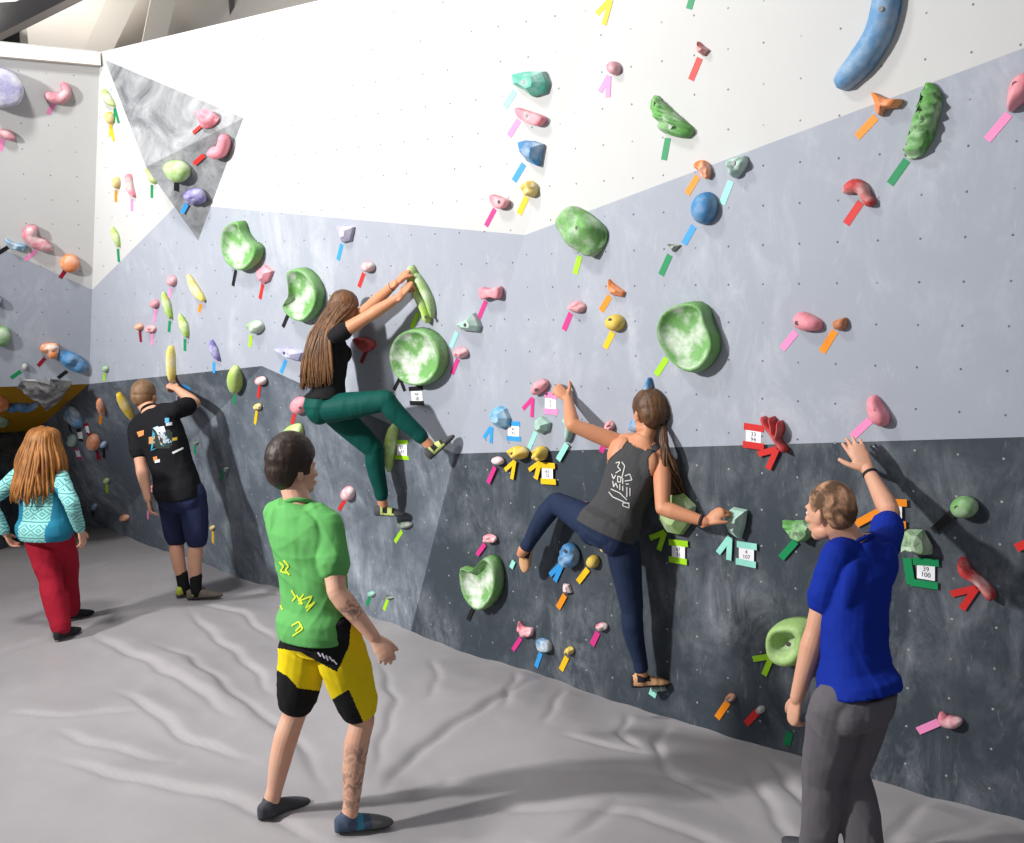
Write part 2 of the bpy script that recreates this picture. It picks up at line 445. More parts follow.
# timber cap on the left wall
fr_ = nLW * 0.03
cp = [TC + fr_ - Vector((0, 0, .10)), Tl + fr_ - Vector((0, 0, .12)), Tl + fr_, TC + fr_]
o = slab('trim_1', cp, 0.18, M_BEAM); o['kind'] = 'structure'
tr = empty('steel_truss', W(10, 30, 9.6)); tag(tr, 'black steel truss with grey flange in the top left corner', 'steel truss')
roof_beam(W(-30, 42, 9.6), W(80, -18, 8.6), 0.20, 0.15, M_STEEL, 'girder', None, parent=tr)
roof_beam(W(-30, 52, 9.6), W(90, -8, 8.6), 0.05, 0.20, M_FLANGE, 'flange', None, parent=tr)
roof_beam(W(10, 42, 9.6), W(8, 14, 9.6), 0.16, 0.1, M_STEEL, 'post', None, parent=tr)
roof_beam(W(24, 44, 9.7), W(22, 26, 9.7), 0.07, 0.06, M_BEAM, 'bracket', None, parent=tr)
roof_beam(W(-20, 10, 9.4), W(40, 6, 9.2), 0.10, 0.06, M_STEEL, 'brace', None, parent=tr)
tr2 = roof_beam(W(320, -5, 8.6), W(346, -12, 8.6), 0.09, 0.1, M_STEEL, 'roof_bracket', 'small black bracket peeking over the wall top')
# ------------------------------------------------------------------ climbing holds, tapes, cards
def basis(n):
    r = Vector((0, 0, 1)).cross(n).normalized(); u = n.cross(r).normalized(); return r, u
def smooth_loop(pts, k):
    out = []; n = len(pts)
    for i in range(n):
        p0, p1, p2, p3 = pts[i - 1], pts[i], pts[(i + 1) % n], pts[(i + 2) % n]
        for j in range(k):
            t = j / k; t2 = t * t; t3 = t2 * t
            out.append(0.5 * ((2 * p1) + (p2 - p0) * t + (2 * p0 - 5 * p1 + 4 * p2 - p3) * t2 + (3 * p1 - p0 - 3 * p2 + p3) * t3))
    return out
def smooth_line(pts, k):
    if len(pts) < 3: return list(pts)
    q = [pts[0] * 2 - pts[1]] + list(pts) + [pts[-1] * 2 - pts[-2]]; out = []
    for i in range(1, len(q) - 2):
        for j in range(k):
            t = j / k; t2 = t * t; t3 = t2 * t; p0, p1, p2, p3 = q[i - 1:i + 3]
            out.append(0.5 * ((p1 * 2) + (p2 - p0) * t + (p0 * 2 - p1 * 5 + p2 * 4 - p3) * t2 + (p1 * 3 - p0 - p2 * 3 + p3) * t3))
    out.append(pts[-1]); return out
def ell(cx, cy, w_, h_, ang=0, n=12, egg=0.0):
    out = []
    for i in range(n):
        a = 2 * math.pi * i / n; x = math.cos(a) * w_ / 2 * (1 + egg * math.sin(a)); y = math.sin(a) * h_ / 2
        c, s = math.cos(math.radians(ang)), math.sin(math.radians(ang)); out.append((cx + x * c - y * s, cy + x * s + y * c))
    return out
def on_wall(pts, lift):
    "picture points onto the facet under their middle, lifted off it, then dropped back to the wall"
    mx = sum(p[0] for p in pts) / len(pts); my = sum(p[1] for p in pts) / len(pts)
    P, n = cast(mx, my)
    return [plane_at(x, y, P + n * lift, n) - n * lift for x, y in pts], n
rnd = random.Random(11)
def hold_verts(kind, pts, h):
    if kind in ('rock', 'gem'):
        base, n = on_wall(pts, h * 0.4)
        if kind == 'rock':
            base = [p for q in zip(base, [(base[i] + base[(i + 1) % len(base)]) / 2 for i in range(len(base))]) for p in q]
        loops = len(base)
    elif kind == 'tube':
        return None
    else:
        base, n = on_wall(pts, h * 0.45); base = smooth_loop(base, max(2, 32 // len(base))); loops = len(base)
    c = sum(base, Vector()) / loops; r, u = basis(n)
    verts = []; faces = []
    if kind == 'gem': prof = [(1.0, 0), (0.93, 0.45), (0.42, 1.0)]
    elif kind == 'rock': prof = [(1.0, 0), (1.0, 0.3), (0.78, 0.75), (0.4, 1.0)]
    elif kind == 'dish': prof = [(1.0, 0), (1.0, .4), (.985, .7), (.96, .9), (.925, .98), (.885, .96), (.84, .85), (.78, .70), (.70, .56), (.58, .46), (.42, .40), (.25, .37), (.1, .36)]; h *= .8
    elif kind == 'slot': prof = [(1.0, 0), (1.0, .3), (.97, .6), (.9, .85), (.8, .98), (.7, 1.0), (.6, .97), (.5, .86), (.42, .66), (.32, .5), (.2, .45), (.08, .44)]
    elif kind == 'flat': prof = [(1.0, 0), (1.0, .5), (.96, .8), (.88, .96), (.7, 1.0), (.4, 1.04), (.15, 1.05)]
    elif kind == 'rib': prof = [(1.0, 0), (1.0, .3)] + [(math.cos(a_ * math.pi / 24), math.sin(a_ * math.pi / 24) ** .7) for a_ in range(2, 12)]
    else: prof = [(1.0, 0), (1.0, .18), (.97, .38), (.9, .6), (.78, .8), (.6, .94), (.38, 1.02), (.16, 1.05)]
    off = Vector()
    sz = max((p - c).length for p in base)
    if kind == 'dish': off = (r * -0.10 + u * 0.05) * sz
    if kind == 'slot': off = (r * -0.05 + u * 0.1) * sz
    seed = rnd.uniform(0, 100)
    for k, (s, z) in enumerate(prof):
        for i, p in enumerate(base):
            q = c + (p - c) * s + off * (1 - s) + n * (h * z)
            if kind == 'rock' and k > 0:
                j = noise.noise(q * 23 + Vector((seed, 0, 0))); q += n * j * h * 0.5 + (p - c).normalized() * (noise.noise(q * 31 + Vector((0, seed, 0))) * sz * 0.16 - 0.03 * sz)
            if kind == 'rib' and k > 1: q += n * h * 0.22 * math.sin((q - c).dot(RIB[0]) * RIB[1])
            if kind == 'lump': q += n * h * 0.5 * noise.noise(q * (0.9 / max(sz, .03)) * 2.2 + Vector((seed, 0, 0))) * (1 if k > 1 else 0)
            verts.append(q)
    L = loops
    for k in range(len(prof) - 1):
        for i in range(L):
            j = (i + 1) % L; faces.append((k * L + i, k * L + j, (k + 1) * L + j, (k + 1) * L + i))
    verts.append(c + off + n * h * (prof[-1][1] + 0.0)); t = len(verts) - 1; b0 = (len(prof) - 1) * L
    for i in range(L): faces.append((b0 + i, b0 + (i + 1) % L, t))
    faces.append(list(range(L))[::-1])
    return verts, faces, n, c, sz
RIB = [Vector((0, 0, 1)), 90.0]
def tube_verts(pts, widths, h):
    base, n = on_wall(pts, h * 0.45); line = smooth_line(base, 5)
    d0 = (O - base[0]).length / F
    ws = []
    m = len(widths)
    for i in range(len(line)):
        t = i / (len(line) - 1) * (m - 1); a = int(t); b_ = min(a + 1, m - 1); ws.append((widths[a] + (widths[b_] - widths[a]) * (t - a)) * d0 * 0.98)
    verts = []; faces = []; K = 9
    for i, p in enumerate(line):
        tg = (line[min(i + 1, len(line) - 1)] - line[max(i - 1, 0)]).normalized(); sd = n.cross(tg).normalized()
        endf = min(1, 0.45 + min(i, len(line) - 1 - i) * 0.3)
        for k in range(K):
            a = math.pi * k / (K - 1)
            verts.append(p + sd * math.cos(a) * ws[i] * endf + n * max(0, math.sin(a)) ** 0.8 * h * (0.55 + 0.45 * endf) * (ws[i] / max(ws)) ** 0.5)
    for i in range(len(line) - 1):
        for k in range(K - 1): faces.append((i * K + k, i * K + k + 1, (i + 1) * K + k + 1, (i + 1) * K + k))
        faces.append((i * K + K - 1, i * K, (i + 1) * K, (i + 1) * K + K - 1))
    faces.append(list(range(K))[::-1]); faces.append([(len(line) - 1) * K + k for k in range(K)])
    c = line[len(line) // 2]
    return verts, faces, n, c, max(ws)
def bolt(parent, c, n, h, r=0.011):
    r_, u_ = basis(n); vs = []; K = 10
    for z in (0.0, 0.004):
        for i in range(K):
            a = 2 * math.pi * i / K; vs.append(c + r_ * math.cos(a) * r + u_ * math.sin(a) * r + n * (h + z))
    fs = [list(range(K))[::-1], list(range(K, 2 * K))] + [(i, (i + 1) % K, K + (i + 1) % K, K + i) for i in range(K)]
    place('bolt', vs, fs, M_BOLT, parent)
def strip(name, p, q, wpx, mat, parent=None, lift=0.002):
    mx, my = (p[0] + q[0]) / 2, (p[1] + q[1]) / 2
    P, n = cast(mx, my); a = plane_at(p[0], p[1], P, n); b_ = plane_at(q[0], q[1], P, n)
    if name == 'tape_strip' and lift == 0.002: lift = 0.002
    if P.y > 6.4: wpx *= .84
    d = (b_ - a).normalized(); s = n.cross(d).normalized() * (wpx / 2)
    vs = [v + n * z for z in (0.0006, lift) for v in (a - s, a + s, b_ + s, b_ - s)]
    fs = [(3, 2, 1, 0), (4, 5, 6, 7), (0, 1, 5, 4), (1, 2, 6, 5), (2, 3, 7, 6), (3, 0, 4, 7)]
    return place(name, vs, fs, mat, parent)
TW = 0.038
def tape(desc, color, *segs):
    hue = color; m = tape_mat(color)
    if len(segs) == 1:
        s = segs[0]; o = strip('route_tape', s[:2], s[2:], TW, m)
        tag(o, '%s tape strip at the %s' % (hue, desc), 'tape')
    else:
        P = cast(segs[0][0], segs[0][1])[0]; e = empty('start_tape', P)
        for i, s in enumerate(segs): strip('tape_strip', s[:2], s[2:], TW * 0.85, m, e, 0.002 + 0.0012 * i)
        tag(e, '%s tape V at the %s' % (hue, desc), 'tape')
_used = set()
def tshort(desc):
    s = desc
    wds = s.split()
    if len(wds) > 9 and ',' in s and s.split(',')[0] not in _used: s = s.split(',')[0]
    wds = s.split()
    while len(' '.join(wds).split()) > 9: wds = wds[:-1]
    while wds[-1] in ('the', 'of', 'a', 'and', 'with', 'at', 'in', 'on', 'by', 'small', 'to', 'between', 'behind', 'under', 'above', 'below', 'below', 'beside', 'dark', 'half', 'left', 'right', 'white') or ' '.join(wds) in _used and False: wds = wds[:-1]
    s = ' '.join(wds).rstrip(',')
    if s in _used: s = ' '.join(desc.split()[:11])
    _used.add(s); return s
def hold(desc, hue, kind, pts, h, tp=None, cat='climbing hold', chalk=0.35, widths=None, bolt_at=None, group=None, name='climbing_hold'):
    if kind == 'tube': vs, fs, n, c, sz = tube_verts(pts, widths, h)
    else: vs, fs, n, c, sz = hold_verts(kind, pts, h)
    mat = hold_mat(hue, chalk)
    if kind in ('dish', 'slot'):
        clean = hold_mat(hue, chalk * .3); L = (len(vs) - 1) // (13 if kind == 'dish' else 12)
        mi = [0 if (i // L) < (5 if kind == 'dish' else 6) or i == len(fs) - 1 else 1 for i in range(len(fs))]
        o = place(name, vs, fs, [clean, hold_mat(hue, min(.7, chalk * 1.5))], None, True, c, mi)
    else: o = place(name, vs, fs, mat, None, kind not in ('rock', 'gem'), c)
    tag(o, desc, cat, group)
    if bolt_at:
        P, n2 = cast(*bolt_at)
        dz = {'dish': .36, 'slot': .5, 'tube': 1.0, 'flat': 1.02}.get(kind, 1.0) * h
        bc = plane_at(bolt_at[0], bolt_at[1], P + n2 * dz, n2); bolt(o, bc - n2 * 0.002, n2, 0, 0.012)
    if tp:
        short = tshort(desc)
        tape(tp[2] if len(tp) > 2 and isinstance(tp[2], str) else short, tp[0], *tp[1])
    return o
H = hold
# --- white band, top
H('purple wedge hold at the wall top beside a pink ball', 'purple', 'gem', [(293, 19), (303, 17), (325, 15), (328, 24), (328, 32), (310, 27)], .07, ('blue', [(312, 31, 304, 47), (312, 31, 310, 50)]), bolt_at=(313, 20))
H('round pink ball hold at the wall top between purple and green holds', 'pink', 'dome', ell(338.5, 16, 16, 18), .07, ('red', [(337, 27, 329, 41), (337, 27, 335, 46)]))
H('small green triangular hold at the wall top', 'green', 'gem', [(352, 3), (363, 6), (373, 11), (366, 17), (356, 20)], .06, ('lime', [(355, 22, 350, 41), (355, 22, 361, 41)]), bolt_at=(361, 11))
H('smooth teal disc hold with a pale rim, untaped', 'teal', 'flat', [(262, 62), (269, 48), (280, 41), (290, 46), (295, 60), (294, 77), (284, 86), (274, 86), (265, 77)], .07)
H('small pink knob right below the teal disc', 'pink', 'lump', ell(303, 88, 14, 13), .06, ('red', [(300, 97, 297, 114)]), bolt_at=(299, 87))
H('big green kidney shaped dish hold high on the white paint', 'dish green', 'dish', [(337, 66), (341, 54), (350, 47), (362, 46), (372, 49), (375, 56), (371, 66), (371, 76), (375, 88), (372, 99), (362, 105), (350, 100), (341, 88), (337, 76)], .13, ('black', [(341, 93, 329, 101), (341, 93, 336, 111)]), bolt_at=(355, 75), chalk=.3)
H('long wavy green hold like a seed pod below the kidney dish', 'pale green', 'tube', [(345, 109), (352, 124), (357, 140), (355, 158), (358, 176)], .08, ('lime', [(351, 176, 345, 192)]), widths=[3.5, 5.5, 7.5, 9.5, 4], bolt_at=(352, 167))
H('pink cup hold alone on the white paint, left of centre', 'pink', 'slot', [(421, 156), (429, 157), (437, 158), (435, 167), (427, 170), (422, 165)], .07, ('magenta', [(425, 172, 419, 188)]))
H('pink half cup hold lowest on the white paint', 'pink', 'flat', [(491, 195), (500, 197), (508, 201), (504, 208), (495, 207)], .06, ('magenta', [(495, 209, 486, 226)]), bolt_at=(499, 202))
H('yellow pebble hold under the blue wedge', 'yellow', 'lump', ell(529, 189, 14, 17, -20), .06, ('yellow', [(527, 197, 519, 214)]))
H('blue fan shaped wedge above the yellow pebble', 'blue', 'gem', [(517, 142), (523, 140), (533, 141), (542, 144), (540, 155), (538, 167), (527, 162), (519, 152)], .08, ('blue', [(524, 164, 514, 181)]))
H('pink angled bar hold below the teal gem', 'pink', 'flat', [(516, 108), (525, 110), (544, 117), (541, 125), (533, 125), (520, 118)], .06, ('pink', [(519, 120, 509, 136)]), bolt_at=(527, 116))
H('teal faceted gem hold on the white paint', 'teal', 'gem', [(511, 74), (524, 71), (543, 71), (547, 82), (544, 93), (532, 97), (524, 91), (511, 84)], .09, ('mint', [(515, 91, 505, 107)]), bolt_at=(523, 82))
H('small rosy pebble with a pale pink V, high centre', 'rose', 'dome', ell(613, 68, 12, 14, -15), .055, ('pink', [(609, 76, 600, 92), (609, 76, 608, 97)]))
H('small red spiked hold high on the white paint', 'red', 'gem', [(697, 41), (701, 45), (708, 50), (703, 56), (698, 53)], .05, ('red', [(700, 58, 691, 80)]))
RIB = [Vector((0.45, 0.0, 0.9)), 160.0]
H('green ribbed butterfly shaped hold on the white paint', 'green', 'rib', [(653, 95), (660, 101), (668, 108), (680, 119), (691, 129), (686, 137), (672, 136), (660, 131), (657, 120), (651, 113)], .08, ('green', [(668, 138, 664, 160)]), bolt_at=(670, 127))
o = strip('route_tape', (480, 9), (486, -6), TW * .8, tape_mat('magenta')); tag(o, 'left strip of the magenta V cut by the top of the picture', 'tape')
o = strip('route_tape', (488, 11), (486, -6), TW * .8, tape_mat('magenta')); tag(o, 'right strip of the magenta V cut by the top of the picture', 'tape')
e = empty('start_tape', onA(604, 10)); tag(e, 'two yellow tape strips in a V high on the crease, no hold in sight', 'tape')
strip('tape_strip', (610, 0), (597, 14), TW * .85, tape_mat('yellow'), e); strip('tape_strip', (611, 0), (604, 25), TW * .85, tape_mat('yellow'), e, .0032)
o = strip('route_tape', (693, -5), (689, 9), TW, tape_mat('green')); tag(o, 'green tape strip cut by the top of the picture', 'tape')
H('long steel blue boomerang shaped hold, largest of the white paint', 'steel blue', 'tube', [(886, -22), (884, 5), (876, 34), (860, 60), (845, 77), (838, 88)], .09, widths=[12, 13, 13, 13, 11, 8], chalk=.2, bolt_at=(881, 9))
H('orange winged hold on the edge of the white paint, upper right', 'orange', 'lump', [(871, 92), (880, 96), (890, 99), (901, 99), (897, 107), (884, 109), (880, 116), (875, 112), (875, 103)], .06, ('orange', [(876, 117, 857, 137)]), bolt_at=(879, 102), chalk=.15)
RIB = [Vector((0.1, 0.0, 1.0)), 130.0]
H('tall green ribbed leaf shaped hold at the upper right', 'green', 'rib', [(926, 82), (936, 88), (940, 103), (936, 120), (931, 138), (919, 156), (904, 157), (906, 140), (913, 118), (920, 98)], .08, ('green', [(907, 160, 890, 184)]), chalk=.25)
H('pink teardrop hold cut by the right side of the picture', 'pink', 'dome', [(1008, 92), (1013, 79), (1024, 72), (1034, 78), (1031, 92), (1017, 106), (1007, 111)], .09, ('pink', [(1009, 114, 987, 140)]), bolt_at=(1015, 84), chalk=.15)
H('dark red bent bone shaped hold on the light grey paint', 'red', 'tube', [(843, 192), (853, 186), (861, 189), (866, 198), (872, 205)], .06, ('red', [(861, 202, 846, 224)]), widths=[5, 7, 6, 5, 5.5])
# --- light grey band right
H('small orange chip on the paint edge above the blue egg', 'orange', 'lump', [(694, 164), (702, 160), (709, 168), (707, 179), (699, 173)], .06, ('orange', [(698, 176, 687, 194)]))
H('pale mint bracket hold on the paint edge', 'mint', 'lump', [(728, 161), (736, 157), (744, 156), (745, 165), (735, 178), (728, 172)], .07, ('mint', [(731, 181, 722, 204)]), bolt_at=(733, 163))
H('glossy blue egg shaped hold', 'blue', 'dome', ell(703, 208, 23, 33, 10), .09, ('blue', [(694, 226, 684, 244)]), bolt_at=(698, 207), chalk=.2)
H('tiny dark green triangular foothold', 'dark green', 'gem', [(667, 244), (680, 245), (673, 252)], .035, ('green', [(670, 255, 661, 275)]))
H('green lumpy boulder hold right of the wall crease', 'dish green', 'lump', [(557, 222), (560, 211), (568, 206), (578, 209), (590, 217), (602, 230), (600, 245), (590, 257), (577, 250), (563, 238)], .12, ('lime', [(580, 256, 575, 274)]), bolt_at=(577, 228))
H('orange split wedge above a yellow pebble', 'orange', 'gem', [(608, 279), (612, 283), (624, 292), (622, 297), (611, 295), (607, 288)], .05, ('orange', [(610, 296, 601, 311)]), chalk=.15)
H('yellow pebble hold right below the orange wedge', 'yellow', 'dome', ell(614, 323, 17, 17), .07, ('yellow', [(613, 332, 605, 348)]), bolt_at=(610, 320), chalk=.15)
H('large green round dish hold right of the braided climber', 'dish green', 'dish', [(659, 335), (661, 320), (669, 309), (682, 303), (697, 302), (706, 310), (709, 322), (715, 336), (716, 350), (708, 365), (695, 373), (681, 368), (668, 354)], .13, ('lime', [(667, 358, 656, 375)]))
H('pink comma shaped hold right of the large dish', 'pink', 'dome', [(793, 317), (800, 312), (812, 316), (820, 322), (818, 330), (803, 331), (794, 326)], .07, ('pink', [(796, 332, 782, 349)]), bolt_at=(797, 323), chalk=.1)
H('small brown orange knob hold beside the pink comma', 'brown orange', 'dome', [(833, 322), (839, 319), (845, 318), (846, 325), (842, 330), (834, 329)], .05, ('orange', [(835, 331, 822, 352)]), chalk=.1)
H('pink crescent hold above the raised hand of the man in blue', 'pink', 'dome', [(867, 399), (874, 396), (881, 405), (888, 417), (885, 426), (874, 425), (868, 413)], .08, ('pink', [(870, 420, 852, 437)]), bolt_at=(873, 411), chalk=.12)
H('pink cushion shaped block hold', 'pink', 'flat', [(481, 288), (490, 289), (500, 287), (500, 298), (491, 297), (482, 299)], .06, ('magenta', [(486, 301, 479, 318)]), chalk=.15)
H('pale mint mountain shaped hold', 'mint', 'gem', [(455, 325), (465, 320), (473, 313), (476, 318), (479, 326), (477, 332), (460, 330)], .08, ('mint', [(457, 332, 451, 347)]), bolt_at=(465, 325))
H('small pink pebble below the mint mountain', 'pink', 'lump', ell(460, 353, 14, 11), .05, ('magenta', [(458, 359, 452, 374)]))
H('pale pink ribbed pebble right of the wall crease', 'pink', 'lump', ell(576, 307, 16, 12), .05, ('magenta', [(571, 313, 564, 330)]))
# --- light grey band middle
H('small chalky red ball hold above the green dishes', 'rose', 'dome', ell(367, 267, 12, 11), .06, ('red', [(364, 273, 359, 287)]), chalk=.7)
H('lavender cone hold just under the white paint', 'lavender', 'gem', [(335, 226), (344, 225), (353, 227), (350, 241), (342, 243)], .06, ('blue', [(342, 244, 338, 260)]))
H('upper green bean shaped dish hold left of the pink faceted block', 'dish green', 'dish', [(224, 238), (229, 225), (240, 221), (244, 231), (250, 240), (259, 247), (257, 260), (247, 270), (237, 269), (227, 259)], .12, ('black', [(236, 270, 233, 286)]))
H('pink faceted block beside the upper green dish', 'pink', 'gem', [(256, 271), (264, 265), (272, 271), (268, 281), (262, 284), (257, 279)], .06, ('red', [(263, 284, 260, 299)]), chalk=.15)
H('lower green bean shaped dish hold left of the long-haired climber', 'dish green', 'dish', [(290, 271), (302, 268), (313, 276), (320, 290), (319, 305), (312, 317), (303, 322), (292, 317), (285, 307), (291, 297), (291, 284)], .12, ('black', [(289, 313, 283, 327)]))
H('pale sage ball hold with a lime strip', 'sage', 'lump', ell(255, 327, 14, 14), .06, ('lime', [(251, 335, 250, 347)]), chalk=.6)
H('chalky lavender wedge left of the hair of the climber', 'lavender', 'gem', [(273, 349), (288, 347), (302, 353), (299, 361), (290, 359), (283, 355)], .07, ('blue', [(286, 360, 281, 373)]), bolt_at=(284, 353))
H('small red cup behind the arms of the long-haired climber', 'red', 'flat', [(354, 339), (363, 338), (373, 342), (372, 349), (363, 351)], .06, ('dark red', [(367, 350, 361, 363)]), chalk=.1)
fork = H('lime forked hold gripped by the long-haired climber', 'lime', 'tube', [(410, 266), (412, 280), (418, 298), (424, 312), (427, 323)], .075, ('lime', [(418, 313, 412, 328)]), widths=[4.5, 6, 4.5, 4, 4.5], bolt_at=(426, 317))
vs, fs, n, c, sz = tube_verts([(413, 272), (421, 286), (428, 300), (432, 318)], [3.5, 5, 4.5, 3], .06); place('prong', vs, fs, hold_mat('pale green', .35), fork, True)
H('round green saucer dish hold above a black card', 'dish green', 'dish', ell(418, 357, 52, 58, -12, 14), .13, ('black', [(400, 378, 394, 390), (400, 378, 405, 391)]), chalk=.45)
# --- squeezed holds on the inner left facet
H('yellow banana shaped hold on the left facet', 'pale yellow', 'tube', [(187, 275), (194, 289), (203, 301)], .06, ('orange', [(201, 304, 199, 312)]), widths=[2, 4.5, 3.5])
H('small rosy hold above the pale green leaves', 'rose', 'dome', ell(171, 281, 8, 11), .05, ('pink', [(171, 288, 169, 298)]))
H('upper pale green leaf hold of the pair on the left facet', 'lime', 'tube', [(162, 292), (166, 304), (170, 319)], .06, ('green', [(170, 321, 169, 332)]), widths=[1.5, 4, 2])
H('lower pale green leaf hold of the pair on the left facet', 'lime', 'tube', [(178, 314), (183, 326), (186, 338)], .06, ('green', [(185, 339, 185, 351)]), widths=[1.5, 5, 2])
H('tiny dark rose ball hold left of the green leaves', 'rose', 'dome', ell(154, 304, 7, 9), .05, ('pink', [(156, 309, 154, 322)]), chalk=.2)
H('tiny pink lump beside the small orange one', 'pink', 'lump', ell(150, 329, 9, 8), .05, ('pink', [(152, 333, 152, 345)]))
H('tiny orange hold with a dark red strip', 'orange', 'dome', ell(138.5, 327, 6, 7), .05, ('dark red', [(140, 330, 141, 342)]))
H('yellow upright bar above the hand of the man in black', 'pale yellow', 'tube', [(170, 346), (170, 362), (171, 382)], .07, widths=[3, 4, 3.5])
H('purple leaf hold on the left facet', 'purple', 'tube', [(210, 340), (213, 350), (218, 361)], .06, ('blue', [(214, 362, 214, 373)]), widths=[1.5, 4.5, 2])
H('lime egg shaped hold at the edge of the slate paint', 'lime', 'dome', ell(234, 381, 13, 27, -8), .08, ('green', [(235, 394, 234, 404)]), chalk=.2)
H('tiny green knob above the slate paint edge near the corner', 'green', 'dome', ell(105, 369, 5, 7), .04, ('lime', [(105, 373, 104, 381)]))
H('lime leaf on the edge of the white paint by the corner', 'lime', 'tube', [(111, 227), (115, 237), (118, 247)], .05, ('green', [(118, 249, 119, 262)]), widths=[1.5, 4, 1.5])
H('small chalky pink ball at the tip of the slate paint', 'rose', 'dome', ell(260, 381, 9, 9), .05, ('red', [(260, 385, 258, 398)]), chalk=.7)
H('tiny yellow foothold below the chalky pink ball', 'yellow', 'lump', ell(257, 407, 6, 7), .04, ('yellow', [(257, 411, 255, 424)]))
H('pink ball hold behind the hip of the long-haired climber', 'pink', 'dome', ell(298, 406, 15, 17), .07, ('red', [(295, 413, 292, 424)]), bolt_at=(300, 408), chalk=.15)
H('lime boulder hold right above the head of the man in green', 'lime', 'lump', [(279, 438), (283, 430), (289, 426), (299, 425), (300, 438), (290, 444)], .08, chalk=.3)
H('tiny red and white hold behind the neck of the man in green', 'red', 'dome', ell(277, 482, 8, 8), .04, chalk=.8)
H('chalky pink ball between the man in green and the climber foot', 'pink', 'dome', ell(347, 494, 12, 14), .06, ('red', [(345, 500, 339, 510)]), chalk=.8)
H('tiny dark foothold with a slanted green strip, right of the man in black', 'dark green', 'gem', [(224, 467), (228, 468), (226, 473)], .03, ('green', [(224, 469, 221, 480)]))
H('tiny dark foothold by the side of the man in black', 'dark green', 'gem', [(194, 441), (198, 442), (196, 446)], .03, ('green', [(195, 444, 195, 454)]))
H('tiny yellow foothold behind the knee of the man in black', 'yellow', 'dome', ell(212, 528, 4, 5), .03, ('yellow', [(213, 531, 213, 543)]))
H('orange leaf hold in the slate corner', 'orange', 'tube', [(98, 400), (100, 407), (102, 415)], .06, ('orange', [(101, 415, 100, 424)]), widths=[2.5, 4, 2.5])
H('yellow comb shaped hold left of the man in black', 'yellow', 'tube', [(117, 394), (124, 406), (133, 421)], .07, widths=[3, 5, 3])
H('blue and white wedge hold in the dark left corner', 'steel blue', 'dome', [(64, 415), (68, 406), (76, 413), (81, 425), (77, 428), (68, 421)], .07, ('black', [(69, 424, 71, 432)]), chalk=.7)
H('small mint hold in the dark left corner', 'mint', 'lump', ell(71, 441, 8, 13), .05)
H('orange oval hold in the dark left corner', 'orange', 'dome', ell(92.5, 443, 13, 16, -10), .06, ('dark red', [(97, 451, 98, 460), (97, 451, 101, 460)]))
H('tiny blue knob right of the orange oval', 'blue', 'dome', ell(103, 445, 6, 6), .04, ('black', [(104, 448, 104, 458)]))
H('tiny green foothold low on the left facet', 'lime', 'dome', ell(106, 481, 6, 5), .03, ('lime', [(107, 484, 107, 493)]))
H('tiny blue foothold near the mat in the left corner', 'blue', 'dome', ell(94, 507, 6, 6), .03, ('black', [(93, 511, 93, 516)]))
H('tiny orange lump just above the mat, left', 'orange', 'lump', ell(124, 518, 8, 7), .04)
H('tiny pink hold behind the lowered hand of the man in black', 'pink', 'lump', ell(152, 489, 6, 8), .04, ('pink', [(148, 511, 148, 519)]))
H('chalky lavender hold under the raised arm of the man in black', 'lavender', 'lump', ell(180, 399, 8, 11), .05, ('blue', [(183, 385, 191, 389)]))
# --- left wall
H('big chalky lavender drum hold at the left picture edge', 'lavender', 'flat', [(-14, 72), (-4, 68), (8, 70), (18, 77), (24, 89), (20, 103), (6, 107), (-8, 106)], .16, chalk=.5)
H('pink hook shaped hold on the white left wall', 'rose', 'tube', [(45, 94), (53, 98), (62, 98), (67, 91), (62, 83)], .07, ('pink', [(55, 101, 48, 114)]), widths=[4, 5, 5, 4.5, 3.5])
H('pink tongue shaped hold on the left edge of the picture', 'rose', 'dome', [(-6, 131), (8, 130), (16, 138), (12, 141), (2, 138)], .06, ('pink', [(3, 138, 0, 151)]))
H('pale green crescent high beside the inner corner', 'lime', 'tube', [(102, 89), (106, 98), (113, 106)], .06, ('green', [(115, 108, 114, 123), (115, 108, 119, 123)]), widths=[2, 4.5, 2], chalk=.6)
H('yellow bead hold below the pale green crescent', 'yellow', 'dome', ell(109, 118, 6, 13, -10), .05, ('yellow', [(111, 124, 110, 137), (111, 124, 114, 141)]))
H('small yellow hold left of the pink bean', 'yellow', 'dome', ell(116, 183, 5, 12), .05, ('orange', [(116, 190, 116, 202)]))
H('pink bean hold left of the grey pyramid', 'pink', 'tube', [(128, 174), (128, 185), (133, 197)], .06, ('pink', [(132, 199, 132, 211)]), widths=[3.5, 4.5, 2], chalk=.6)
H('lime hold half behind the grey pyramid edge', 'lime', 'dome', [(146, 168), (150, 171), (156, 181), (151, 183)], .05, ('green', [(152, 185, 152, 198)]))
H('pale grey hold right of the pyramid, upper one', 'white', 'dome', ell(239, 152, 9, 24, 8), .06, chalk=.2)
H('pale grey hold right of the pyramid, lower one', 'white', 'dome', ell(222, 188, 6, 13, 8), .05, chalk=.2)
H('pink apple shaped hold high on the grey pyramid', 'pink', 'lump', [(197, 114), (203, 110), (211, 111), (216, 117), (209, 125), (200, 126)], .08, ('red', [(201, 126, 193, 133)]), chalk=.1, bolt_at=(202, 113))
H('pink curved sausage shaped hold on the grey pyramid', 'pink', 'tube', [(222, 135), (223, 143), (219, 152), (208, 154)], .07, ('red', [(204, 155, 194, 164)]), widths=[5, 6, 6, 6], chalk=.05)
H('pale green ball hold on the underside of the pyramid', 'pale green', 'dome', [(162, 168), (168, 162), (180, 162), (188, 169), (187, 178), (180, 183), (170, 181)], .09, ('black', [(176, 182, 176, 191)]), chalk=.4)
